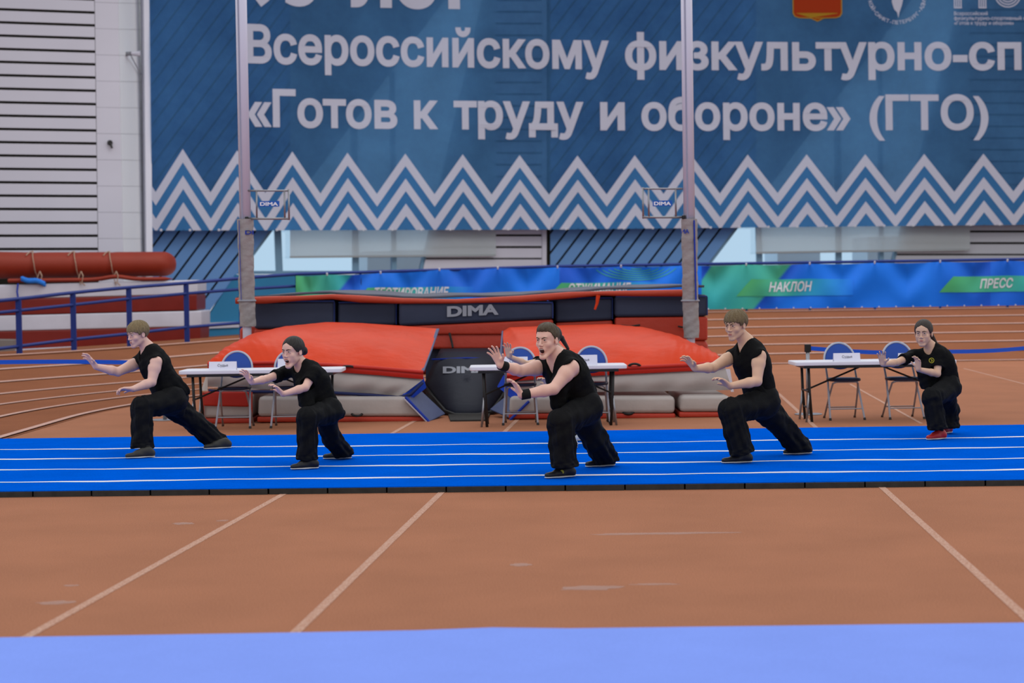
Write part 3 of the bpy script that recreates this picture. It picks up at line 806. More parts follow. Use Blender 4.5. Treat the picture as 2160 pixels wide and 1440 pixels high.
# (x0,x1, top y, navy bottom left/right, red bottom, depth offset)
blocks = [(535, 707, 634, 694, 692, 745, .05), (712, 838, 636, 686, 686, 745, .08), (841, 1168, 637, 688, 673, 706, -.12), (1171, 1294, 627, 680, 675, 745, .12), (1297, 1494, 624, 669, 667, 718, -.02)]
for i, (x0, x1, yt, n0, n1, yr, o_) in enumerate(blocks):
    mb = MB(); D = Vector((0, 4.6, 0)); c = .12 if i < 4 else 0
    mb.prism([PP(x0, yt, o_), PP(x1, yt-(3 if x1 > 1400 else 1), o_), PP(x1, n1, o_), PP(x0, n0, o_)], D)
    bo = mb.build('pad_block', navy_mat, pit, bevel=.05)
    mb = MB(); mb.prism([PP(x0+1, n0+.5, o_+.015), PP(x1-1, n1+.5, o_+.015), PP(x1-1, yr, o_+.015), PP(x0+1, yr, o_+.015)], D)
    mb.build('red_skirt', mat('pit_red', rgb(180, 58, 40), .5, var=.08, vscale=2, bump=.6, bscale=6), pit, bevel=.03)
    mb = MB(); mb.tube([PP(x0+2, yt+2, o_-.02), PP(x1-2, yt+1, o_-.02)], .010, 6); mb.tube([PP(x1-2, yt+2, o_-.01), PP(x1-2, n1-2, o_-.01)], .008, 6)
    mb.build('edge_piping', mat('dull_blue', rgb(32, 50, 112), .6), pit)
MB().prism([PP(1300, 716, -.0), PP(1494, 716, -.0), PP(1497, 765, -.0), PP(1300, 790, -.0)], (0, 4.4, 0)).build('red_skirt', MATS['pit_red'], pit, bevel=.08)
MB().prism([PP(1290, 765, .1), PP(1506, 745, .1), PP(1512, 800, .1), PP(1290, 830, .1)], (0, 4.2, 0)).build('red_base', MATS['pit_red'], pit, bevel=.06)
MB().prism([PP(505, 690, .3), PP(930, 690, .3), PP(930, 790, .3), PP(505, 790, .3)], (0, 4, 0)).build('red_base', MATS['pit_red'], pit, bevel=.05)
# lower red apron between the wedges, with a strap
MB().prism([PP(905, 701, -.06), PP(1080, 697, -.06), PP(1075, 737, -.1), PP(905, 736, -.1)], (0, 1, 0)).build('red_apron', MATS['pit_red'], pit, bevel=.04)
MB().prism([PP(898, 735, .1), PP(1090, 735, .1), PP(1090, 880, .1), PP(898, 880, .1)], (0, 4, 0)).build('inner_block', navy_mat, pit)
MB().tube([PP(948, 702, -.14), PP(953, 722, -.17), PP(955, 733, -.2)], .018, 6).build('strap', black_m, pit)
for x, y, l in ((1310, 686, 40), (1430, 688, 22)):
    MB().tube([PP(x, y, -.05), PP(x+l*.5, y+2, -.06), PP(x+l, y-1, -.05)], .014, 6).build('pull_loop', black_m, pit)
text_px('DIMA', 943, 1052, lambda x: 667-(x-943)*.045, sm(21), lambda x, y: PP(x, y, -.155), offset=.045).build('lettering', print_g, pit)
# vaulting box pad: sloping navy cushion between the wedges
bxp = empty('box_pad', tuple(G(985, 873)), 'dark navy sloping pad between the two red wedge mats', 'pad')
def BPp(x, y):
    t = (y-735)/(873-735); s = abs(x-985)/95
    Y = 23.9-1.55*max(0, min(1, t))**.8+.25*s*s
    return P(x, y, Y)
outl = [(929, 735), (1066, 733), (1072, 775), (1074, 812), (1060, 838), (1036, 870), (1010, 875), (960, 875), (938, 868), (912, 838), (893, 812), (905, 785)]
mb = MB(); nr = 7; cxp, cyp = 985, 800
for j in range(nr+1):
    f_ = 1-j/nr*.999
    for k in range(48):
        t = k/48*len(outl); i = int(t); q = t-i; a, b = outl[i], outl[(i+1) % len(outl)]
        x = (a[0]*(1-q)+b[0]*q-cxp)*f_+cxp; y = (a[1]*(1-q)+b[1]*q-cyp)*f_+cyp
        p = BPp(x, y); p = p+Vector((0, -.10*(1-f_**4), .02*(1-f_**4))); mb.v.append(tuple(p))
for j in range(nr):
    for k in range(48): a = j*48+k; b = j*48+(k+1) % 48; mb.f.append((a, b, b+48, a+48))
mb.build('cushion', mat('dark_navy', rgb(26, 29, 44), .6, var=.15, vscale=1.5, bump=.4, bscale=6, spec=.3), bxp, smooth=True, solid=.12)
mb = MB(); mb.tube([BPp(x, y)+Vector((0, -.02, 0)) for x, y in ((893, 812), (912, 838), (938, 868), (960, 876), (1010, 876), (1036, 871), (1060, 839), (1074, 812))], .035, 8)
mb.build('rubber_edge', black_m, bxp, smooth=True)
mb = MB(); mb.tube([BPp(x, y)+Vector((0, -.13, 0)) for x, y in ((912, 757), (985, 754), (1068, 756))], .012, 6); mb.build('seam', blue_edge, bxp)
text_px('DIMA', 935, 1031, lambda x: 787-(x-935)*.015, sm(13.5), lambda x, y: BPp(x, y)+Vector((0, -.125, .01)), offset=.045).build('lettering', print_g, bxp)
mb = MB(); mb.prism([G(945, 874), G(1035, 872), G(1028, 888), G(950, 889)], (0, 0, .02)); mb.build('rubber_foot', foam_m, bxp)

# red wedge mats: domed top, rim, grey canvas sides, lower blocks
def wedge(name, lab, front, back, cols, mirror, extra):
    e = empty(name, tuple(P(front[len(front)//2][0], 885, 21.7)), lab, 'mat', 'red topped wedge mats in front of the pit')
    n = 60; mb = MB()
    def fp(t): x = front[0][0]+(front[-1][0]-front[0][0])*t; return x, interp(x, front)
    def bp(t):
        # walk back polyline by parameter
        k = t*(len(back)-1); i = min(int(k), len(back)-2); q = k-i
        return back[i][0]*(1-q)+back[i+1][0]*q, back[i][1]*(1-q)+back[i+1][1]*q, back[i][2]*(1-q)+back[i+1][2]*q
    def top(u, v):
        fx, fy = fp(u); a = P(fx, fy, 21.62); bx2, by2, bY = bp(u); b = P(bx2, by2, bY)
        p = a.lerp(b, v); p.z += .10*math.sin(math.pi*v)**.8*min(1, u*8, (1-u)*8)+.012*math.sin(u*26+v*3)*v*(1-v)*4
        # radiating creases near the tapering end
        w_ = (1-u) if mirror else u
        p.z += .014*math.exp(-w_*5)*math.sin(u*150+v*6)
        return p
    mb.grid(90, 14, top); mb.build('red_top', red_mat, e, smooth=True)
    # rim band hanging from the front edge
    def rim(u, v):
        fx, fy = fp(u); return P(fx, fy+v*cols['rim'](fx), 21.62-.02*math.sin(math.pi*v))
    mb = MB(); mb.grid(60, 4, rim); mb.build('rim', red_dark if False else mat('rim_red', rgb(196, 44, 32), .45, bump=.4, bscale=6), e, smooth=True)
    mb = MB(); mb.tube([P(fp(k/40)[0], fp(k/40)[1]+1.5, 21.6) for k in range(41)], .025, 6).build('rim_piping', MATS['rim_red'], e, smooth=True)
    # canvas side wall, bulging
    def side(u, v):
        fx, fy = fp(u); y0 = fy+cols['rim'](fx); y1 = cols['sidebot'](fx)
        if mirror: x1 = fx if fx < 1520 else fx+(fx-1520)*.5*v
        else: x1 = fx
        lim = cols.get('cut')
        if lim: x1 = lim(fx, v)
        return P(x1, y0+(y1-y0)*v, 21.66-.05*math.sin(math.pi*v)+.02*math.sin(fx*.08+v*3)*v)
    mb = MB(); mb.grid(80, 8, side); mb.build('canvas_side', tan_mat, e, smooth=True)
    # closed body behind so it is solid
    def body(u, v):
        fx, fy = fp(u); return top(u, 0) if v == 0 else top(u, 1)
    return e, top, fp
wl, wt, wfp = wedge('wedge_mat', 'left red domed wedge mat with grey canvas side, behind the left table',
    [(438, 766), (520, 764), (600, 763), (700, 768), (800, 775), (893, 783)],
    [(442, 762, 21.7), (470, 738, 22.1), (530, 704, 22.7), (600, 688, 23.2), (690, 679, 23.6), (760, 681, 23.6), (850, 687, 23.6), (925, 693, 23.5)],
    dict(rim=lambda x: 14+(x-438)*.006, sidebot=lambda x: interp(x, [(430, 822), (600, 823), (830, 830), (893, 790)]) if False else interp(x, [(438, 815), (600, 822), (780, 829), (838, 833), (893, 836)]),
         cut=lambda fx, v: fx-(max(0, (fx-780))/113)**1.5*48*v), False, None)
wr, wt2, wfp2 = wedge('wedge_mat', 'right red domed wedge mat with grey canvas side, behind the second young man',
    [(1066, 790), (1180, 781), (1300, 775), (1400, 770), (1480, 766), (1530, 760)],
    [(1060, 699, 23.5), (1075, 690, 23.6), (1180, 686, 23.6), (1285, 683, 23.6), (1360, 690, 23.4), (1430, 708, 23.0), (1485, 734, 22.4), (1528, 758, 21.9)],
    dict(rim=lambda x: 15, sidebot=lambda x: interp(x, [(1066, 826), (1300, 826), (1450, 824), (1538, 822)]), cut=lambda fx, v: fx+(max(0, fx-1440)/90)**2*14*v+(max(0, 1130-fx)/64)*22*v), True, None)
# end faces that slope back (inner sides) with blue piping
def quad3(pts, name, m, e, thick=.03):
    v = [P(*p) for p in pts]; n = (v[1]-v[0]).cross(v[2]-v[0]).normalized(); MB().prism(v, n*thick).build(name, m, e, bevel=.01)
quad3([(893, 783, 21.62), (925, 693, 23.5), (918, 716, 23.5), (886, 800, 21.7)], 'blue_flank', greyblue, wl)
mb = MB(); mb.tube([P(893, 783, 21.6), P(910, 738, 22.5), P(925, 694, 23.5)], .012, 6).build('piping', greyblue, wl)
quad3([(1066, 790, 21.62), (1058, 745, 22.5), (1060, 699, 23.5), (1072, 800, 21.7)], 'blue_flank', greyblue, wr)
mb = MB(); mb.tube([P(1066, 790, 21.6), P(1056, 745, 22.5), P(1060, 699, 23.5)], .012, 6).build('piping', greyblue, wr)
bright_blue = mat('bright_blue_flap', rgb(18, 66, 190), .6, bump=.5, bscale=10)
quad3([(893, 790, 21.75), (900, 818, 21.9), (864, 846, 21.6), (852, 834, 21.6)], 'blue_flap', bright_blue, wl)
quad3([(1066, 790, 21.75), (1052, 815, 21.9), (1085, 842, 21.6), (1098, 832, 21.6)], 'blue_flap', bright_blue, wr)
mb = MB(); mb.tube([P(x, y, 21.58) for x, y in ((440, 824), (500, 826), (600, 826), (700, 828), (780, 833), (840, 838), (866, 832), (892, 806))], [.02]*8, 8).build('blue_hem', mat('navy_hem', rgb(28, 38, 84), .6), wl, smooth=True)
# white shiny corner flap on the right end
MB().grid(8, 8, lambda u, v: P(1530+12*v+u*(10-4*v), 778+48*v, 21.7+u*1.3-.05*math.sin(3*v))).build('white_flap', white_pad, wr, smooth=True)
MB().grid(8, 8, lambda u, v: P(438-14*v*u, 782+42*v, 21.7+u*1.0)).build('end_flap', tan_mat, wl, smooth=True)
mb = MB(); pts = [P(455+12*math.sin(t)*1.0, 786+9*(1-math.cos(t)), 21.5) for t in np.linspace(-1.4, 1.4, 9)]; mb.tube(pts, .012, 6).build('carry_strap', black_m, wl)
def handle(x0, x1, y, Y, e, up):
    pts = [P(x0+(x1-x0)*t, y-up*math.sin(math.pi*t)**.6, Y-.05*math.sin(math.pi*t)) for t in np.linspace(0, 1, 9)]
    MB().tube(pts, .016, 6).build('carry_handle', black_m, e, smooth=True)
handle(722, 746, 774, 21.6, wl, 2); handle(1326, 1351, 772, 21.6, wr, 5)
# lower blocks
def lower(x0, x1, yt, yb_, kind, lab, lean=0, red_top=None):
    yv = yb_; c = G((x0+x1)/2, yb_)
    Yf = c.y
    e = empty('base_block', tuple(c), lab, 'mat', 'grey canvas blocks under the wedge mats')
    def f(x, y): return P(x, y, Yf)
    D = Vector((0, 1.7, 0)); a = lambda y: lean*(yb_-y)/(yb_-yt)
    MB().prism([f(x0+2, yt), f(x1-a(yt), yt), f(x1-a(yb_-11), yb_-11), f(x0, yb_-11)], D).build('canvas_body', tan_mat, e, bevel=.05)
    MB().prism([f(x0-1, yb_-11), f(x1+1-a(yb_-11), yb_-11), f(x1+1, yb_), f(x0-1, yb_+.5)], D).build('red_base_strip', MATS['pit_red'], e, bevel=.02)
    if red_top:
        MB().prism([P(x0+3, yt-1, Yf-.04), P(x1-6, yt-1, Yf-.04), P(x1-7, red_top, Yf-.04), P(x0+2, red_top-2, Yf-.04)], (0, .05, 0)).build('red_flap', red_dark, e, bevel=.02)
        for xx in (x0, x1-2): MB().prism([P(xx, yt, Yf-.03), P(xx+3, yt, Yf-.03), P(xx+3, yb_-8, Yf-.03), P(xx, yb_-8, Yf-.03)], (0, .03, 0)).build('side_strip', MATS['pit_red'], e)
    return e
lower(427, 531, 827, 893, 0, 'small base block with red flap under the left end of the left wedge mat', 0, 858)
e = lower(543, 905, 836, 890, 0, 'long grey base block with slanted blue inner side, under the left wedge mat', 50)
quad3([(905, 889, 21.45), (855, 838, 21.45), (887, 822, 22.1), (940, 872, 22.1)], 'blue_slope', greyblue, e)
mb = MB(); mb.tube([P(855, 837, 21.42), P(905, 889, 21.42)], .018, 6).build('piping', blue_edge, e)
MB().tube([P(851, 839, 21.42), P(901, 889, 21.42)], .012, 6).build('white_piping', white_pad, e)
handle(742, 764, 873, 21.45, e, -4)
e = lower(1074, 1424, 836, 883, 0, 'long grey base block behind the middle table, under the right wedge mat')
quad3([(1078, 884, 21.5), (1118, 846, 21.5), (1080, 830, 22.1), (1036, 866, 22.1)], 'blue_slope', greyblue, e)
mb = MB(); mb.tube([P(1076, 885, 21.45), P(1116, 846, 21.45)], .018, 6).build('piping', blue_edge, e)
handle(1313, 1338, 868, 21.5, e, -5)
lower(1434, 1540, 834, 880, 0, 'short grey base block at the right end of the right wedge mat')

# ------------------------------------------------------------------ vaulting uprights
def upright(xt, xb, lab, side):
    Y = 23.75
    base = P(xb, 760, Y); base.z = 0
    e = empty('vaulting_upright', tuple(base), lab, 'pole', 'white vaulting uprights beside the pit')
    def cen(y): x = xt+(xb-xt)*(y/700.0); return P(x, y, Y)
    MB().tube([cen(-330), cen(465)], .077, 16).build('pole', pole_m, e, smooth=True)
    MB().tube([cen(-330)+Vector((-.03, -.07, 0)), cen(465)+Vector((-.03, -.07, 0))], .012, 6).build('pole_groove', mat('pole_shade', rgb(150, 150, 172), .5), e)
    MB().tube([cen(440), Vector((base.x, base.y, .0))], .06, 14).build('lower_pole', pole_m, e, smooth=True)
    # padded sleeve with wrinkles
    def pad(y0, y1, r0, name, dx=0):
        def f(u, v):
            y = y0+(y1-y0)*v; c = cen(y)+Vector((dx*v, 0, 0)); a = 2*math.pi*u
            w_ = v*(y1-y0)/40; r = r0*(1+.035*math.sin(w_*6+a*2+1.5*math.sin(a))+.02*math.sin(w_*14+a*3+y0)+.03*math.sin(a*4+w_*2))
            return c+Vector((r*math.cos(a)*1.0, r*math.sin(a), 0))
        mb = MB(); mb.grid(28, 46, f); mb.build(name, pad_m, e, smooth=True)
        return f
    pad(462, 634, .106, 'padded_sleeve', .0); pad(632, 688 if side < 0 else 712, .105, 'lower_sleeve', .01)
    MB().tube([cen(634)+Vector((.115*math.cos(q), .115*math.sin(q), 0)) for q in np.linspace(0, 2*math.pi, 20)], .014, 6).build('tie_band', print_g, e)
    x0 = -.07 if side < 0 else .055
    MB().tube([cen(465)+Vector((x0, -.10, 0)), cen(632)+Vector((x0+.01, -.11, 0))], .005 if side < 0 else .012, 6).build('blue_seam', blue_edge, e)
    # holder bracket frame with sign plate
    d = 1 if side < 0 else -1
    yT, yBt = (402, 461) if side < 0 else (398, 458)
    xs = (523, 541, 600, 609) if side < 0 else (1440, 1425, 1368, 1356)
    def Q(x, y, o=0): return P(x, y, Y-.05+o)
    mb = MB(); r = .013
    mb.tube([Q(xs[0], yT), Q(xs[3], yT)], r, 8); mb.tube([Q(xs[0], yBt), Q(xs[3], yBt)], r*1.2, 8)
    mb.build('bracket_bar', chrome, e, smooth=True)
    for x in xs[1:]:
        MB().tube([Q(x, yT-(3 if x == xs[3] else 0)), Q(x+.8, yBt+(3 if x == xs[3] else 0))], r, 8).build('bracket_rod', chrome, e, smooth=True)
    sx0, sx1 = (546, 589) if side < 0 else (1377, 1418)
    sy0, sy1 = (424, 436) if side < 0 else (423, 435)
    MB().prism([Q(sx0, sy0, -.03), Q(sx1, sy0-.5, -.03), Q(sx1, sy1-.5, -.03), Q(sx0, sy1, -.03)], (0, .02, 0)).build('sign_plate', print_b, e)
    text_px('DIMA', sx0+2.5, sx1-2.5, sm(sy1-2.5), sm(7.4), lambda x, y: Q(x, y, -.036), offset=.03).build('lettering', mat('sign_white', rgb(235, 238, 245), .5), e)
    MB().box(tuple(Q(xs[0]+d*-2, yBt)), (.05, .07, .05)).build('clamp', black_m, e, bevel=.01)
    return e, cen
e, cen = upright(508.5, 522, 'white vaulting upright with grey padded sleeve left of the landing pit', -1)
text_px('DI', 517, 535, sm(494), sm(8.5), lambda x, y: P(x, y, 23.62+((x-522)/40)**2), offset=.03).build('lettering', blue_edge, e)
MB().box((e.location.x, 23.75, .03), (.3, .5, .06)).build('base', chrome, e, bevel=.01)
e, cen = upright(1448, 1457, 'white vaulting upright with grey padded sleeve near the right end of the pit', 1)
text_px('MA', 1436, 1454, sm(492), sm(9), lambda x, y: P(x, y, 23.62+((x-1452)/40)**2), offset=.03).build('lettering', blue_edge, e)
MB().box((e.location.x, 23.75, .03), (.3, .5, .06)).build('base', chrome, e, bevel=.01)

# ------------------------------------------------------------------ folding tables
table_top = mat('table_top', rgb(222, 220, 230), .45)
def table(x0, x1, yl, yr, ybase, lab):
    a = G((x0+x1)/2, ybase); Y = a.y
    A_ = P(x0, yl, Y-.0); B_ = P(x1, yr, Y); L_ = B_.x-A_.x; cx_ = (A_.x+B_.x)/2
    e = empty('folding_table', (cx_, Y+.30, 0), lab, 'table', 'white folding tables in a row')
    H = .705; hl = L_/2; W = .30
    mb = MB(); pts = []
    rc = .06
    for (sx, sy, a0) in ((1, 1, 0), (-1, 1, 90), (-1, -1, 180), (1, -1, 270)):
        for k in range(5):
            q = math.radians(a0+k*22.5); pts.append((cx_+sx*(hl-rc)+rc*math.cos(q), Y+.30+sy*(W-rc)+rc*math.sin(q), H-.045))
    mb.prism(pts, (0, 0, .045)); mb.build('table_top', table_top, e, bevel=.008)
    MB().box((cx_, Y+.30, H-.06), (L_-.2, .6, .03)).build('under_frame', black_m, e)
    for s in (-1, 1):
        xl = cx_+s*(hl-.16)
        for y_ in (Y+.06, Y+.54):
            MB().tube([(xl, y_, H-.06), (xl-s*.01, y_, .35), (xl-s*.035, y_, .0)], .017, 8).build('leg', black_m, e, smooth=True)
            MB().tube([(xl-s*.01, y_, .38), (xl+s*.03, y_, .0)], .013, 8).build('leg_stay', chrome, e, smooth=True)
        MB().tube([(xl-s*.02, Y+.06, .16), (xl-s*.02, Y+.54, .16)], .012, 6).build('cross_bar', black_m, e)
        MB().tube([(xl, Y+.30, .36), (cx_+s*.12, Y+.30, H-.07)], .012, 6).build('brace', black_m, e)
        MB().tube([(xl, Y+.06, .36), (xl, Y+.54, .36)], .012, 6).build('cross_bar', black_m, e)
    return e, Y, cx_, hl
T1_ = table(375, 720, 778, 773, 907, 'left white folding table with two name cards, behind the open-mouthed young woman')
T2_ = table(990, 1323, 773, 769, 899.5, 'middle white folding table, behind the shouting man')
T3_ = table(1678, 2020, 763, 758, 889, 'right white folding table, behind the girl with red shoes')
# ------------------------------------------------------------------ chairs
seat_m = mat('seat_vinyl', rgb(28, 34, 60), .4); back_m = mat('blue_back', rgb(24, 66, 150), .35, var=.05)
tube_m = mat('chair_tube', rgb(158, 158, 166), .35, metal=.5); rim_m = mat('chair_rim', rgb(172, 176, 190), .4)
def make_chair():
    e = empty('folding_chair', (0, 0, 0))
    # back faces away from camera side: sitter looks toward -Y
    zc, ry, rx = .70, .20, .185
    yb_ = .40
    loop = []
    for k in range(25):
        q = math.pi*(-.12)+math.pi*1.24*k/24; loop.append((rx*math.cos(q)*1.0, yb_+.05*(math.sin(q)), zc+ry*math.sin(q)))
    left = loop[-1]; right = loop[0]
    path = [(.205, -.0, .0), (.175, .26, .46)]+loop+[(-.175, .26, .46), (-.205, -.0, .0)]
    MB().tube(path, .012, 8).build('back_tube', rim_m, e, smooth=True)
    mb = MB(); n = 32
    ring_ = [(.172*math.cos(2*math.pi*k/n), yb_+.045*math.sin(2*math.pi*k/n)-.0, zc+.188*math.sin(2*math.pi*k/n)*(1 if math.sin(2*math.pi*k/n) > 0 else .62)) for k in range(n)]
    mb.prism(ring_, (0, .022, -.0)); mb.build('back_panel', back_m, e, bevel=.006)
    mb = MB(); ring_ = []
    for k in range(n):
        q = 2*math.pi*k/n; ring_.append((.195*math.copysign(abs(math.cos(q))**.7, math.cos(q)), .20+.19*math.copysign(abs(math.sin(q))**.7, math.sin(q)), .455))
    mb.prism(ring_, (0, 0, .035)); mb.build('seat', seat_m, e, bevel=.012)
    for s in (-1, 1):
        MB().tube([(s*.12, .05, .45), (s*.15, .10, .43), (s*.165, .2, .3), (s*.185, .43, 0)], .0115, 8).build('rear_leg', tube_m, e, smooth=True)
        MB().tube([(s*.205, 0, 0), (s*.203, .008, .025)], .016, 8).build('foot_cap', black_m, e)
        MB().tube([(s*.185, .43, 0), (s*.184, .42, .025)], .015, 8).build('foot_cap', black_m, e)
    MB().tube([(-.12, .05, .45), (.12, .05, .45)], .011, 8).build('seat_bar', tube_m, e)
    MB().tube([(-.19, .07, .13), (.19, .07, .13)], .008, 6).build('stretcher', tube_m, e)
    MB().tube([(-.178, .37, .13), (.178, .37, .13)], .008, 6).build('stretcher', tube_m, e)
    return e
ch0 = make_chair()
chairs = [(491, 903, 'blue-backed folding chair, left of the two behind the left table'), (608, 903, 'blue-backed folding chair, right of the two behind the left table, beside the open-mouthed young woman'),
          (1098, 895, 'blue-backed folding chair behind the middle table, left of the shouting man'), (1250, 892, 'blue-backed folding chair behind the middle table, right of the shouting man'),
          (1788, 886, 'blue-backed folding chair behind the right table, left of the two and fully visible'), (1914, 885, 'blue-backed folding chair behind the right table, partly hidden by the girl with red shoes')]
for i, (x, y, lab) in enumerate(chairs):
    c = ch0 if i == 0 else copy_tree(ch0)
    Yc = (T1_, T2_, T3_)[i//2][1]+.27; g = P(x, y, Yc); c.location = (g.x, Yc, 0); c.rotation_euler[2] = random.uniform(-.06, .06)
    c.scale = (1.0, 1.0, 1.0)
    tag(c, lab, 'chair', 'blue-backed folding chairs behind the tables')
# ------------------------------------------------------------------ name cards
card_m = mat('card', rgb(228, 226, 238), .6); ink_m = mat('card_ink', rgb(70, 72, 90), .6)
cards = [(440, 498, 763, T1_, 'name card at the left end of the left table'), (585, 641, 757, T1_, 'name card on the left table beside the open-mouthed young woman'),
         (1057, 1113, 753, T2_, 'name card on the middle table, left of the shouting man'), (1204, 1260, 749, T2_, 'name card on the middle table, right of the shouting man'),
         (1759, 1815, 745, T3_, 'name card at the left of the right table'), (1896, 1952, 745, T3_, 'name card on the right table, partly hidden by the arm of the girl')]
for x0, x1, yt, T_, lab in cards:
    Y = T_[1]+.03; a = P(x0, yt, Y); b = P(x1, yt, Y); zt = a.z; zb = .7055; c = ((a.x+b.x)/2, Y+.04, zb)
    e = empty('name_card', c, 'white folded '+lab, 'card', 'white folded name cards reading the same word')
    w_ = b.x-a.x
    MB().prism([(a.x, Y, zb), (b.x, Y, zb), (b.x, Y+.035, zt), (a.x, Y+.035, zt)], (0, .002, 0)).build('front_leaf', card_m, e)
    MB().prism([(a.x, Y+.037, zt), (b.x, Y+.037, zt), (b.x, Y+.075, zb), (a.x, Y+.075, zb)], (0, .002, 0)).build('back_leaf', card_m, e)
    hh = zt-zb
    v, f = text2d('Судья', .004); xm = max(q[0] for q in v); s_ = w_*.38/xm
    mb = MB(); mb.add([(c[0]-w_*.19+q[0]*s_, Y-.003+.035*(.42*hh+q[1]*s_*1.0)/hh, zb+.42*hh+q[1]*s_) for q in v], f); mb.build('lettering', ink_m, e)
# ------------------------------------------------------------------ barrier posts and blue tapes
belt = mat('blue_belt', rgb(14, 84, 210), .5)
def post(x, yb_, lab, hh=.86):
    g = G(x, yb_); e = empty('barrier_post', (g.x, g.y, 0), lab, 'post', 'steel barrier posts with blue tape')
    MB().tube([(g.x, g.y, 0), (g.x, g.y, .012)], .17, 28).build('base_plate', chrome, e, bevel=.004)
    MB().tube([(g.x, g.y, .012), (g.x, g.y, hh)], .024, 14).build('pole', chrome, e, smooth=True)
    MB().box((g.x, g.y, hh-.04), (.075, .06, .10)).build('belt_head', black_m, e, bevel=.008)
    return e, g
e1, g1 = post(348, 886, 'steel barrier post standing behind the leftmost young man', .765)
e2, g2 = post(1705, 874, 'steel barrier post behind the left end of the right table')
def beltstrip(pts, name, lab, e=None):
    mb = MB(); n = len(pts)
    vs = []
    for p in pts: vs += [Vector(p)+Vector((0, 0, .026)), Vector(p)-Vector((0, 0, .026)), Vector(p)+Vector((0, .004, -.026)), Vector(p)+Vector((0, .004, .026))]
    fs = []
    for k in range(n-1):
        for j in range(4): fs.append((k*4+j, k*4+(j+1) % 4, k*4+4+(j+1) % 4, k*4+4+j))
    mb.add(vs, fs); o = mb.build(name, belt, origin=tuple(pts[n//2])); tag(o, lab, 'tape', 'blue barrier tapes'); return o
h1 = Vector((g1.x-.04, g1.y, .728))
lend = P(-40, 764, g1.y-1.0)
beltstrip([h1.lerp(lend, t)+Vector((0, 0, .012*math.sin(math.pi*t))) for t in np.linspace(0, 1, 14)], 'barrier_tape', 'blue barrier tape stretched from the left frame edge to behind the leftmost young man')
h2 = Vector((g2.x+.04, g2.y, .818)); mid = P(1985, 741.5, g2.y+.9); rend = P(2230, 726, g2.y+2.2)
beltstrip([h2.lerp(mid, t)+Vector((0, 0, -.03*math.sin(math.pi*t))) for t in np.linspace(0, 1, 10)]+[mid.lerp(rend, t)+Vector((0, 0, -.03*math.sin(math.pi*t))) for t in np.linspace(.1, 1, 9)], 'barrier_tape', 'blue barrier tape running from the right barrier post to the right frame edge')
# white paper scrap on the dark carpet edge
q = G(1422, 1021, .03); MB().box((q.x, q.y-.03, .03), (.09, .01, .035)).build('paper_scrap', print_w, origin=(q.x, q.y-.03, .0))
tag(bpy.data.objects['paper_scrap'], 'small white scrap stuck to the dark front edge of the carpet', 'paper')
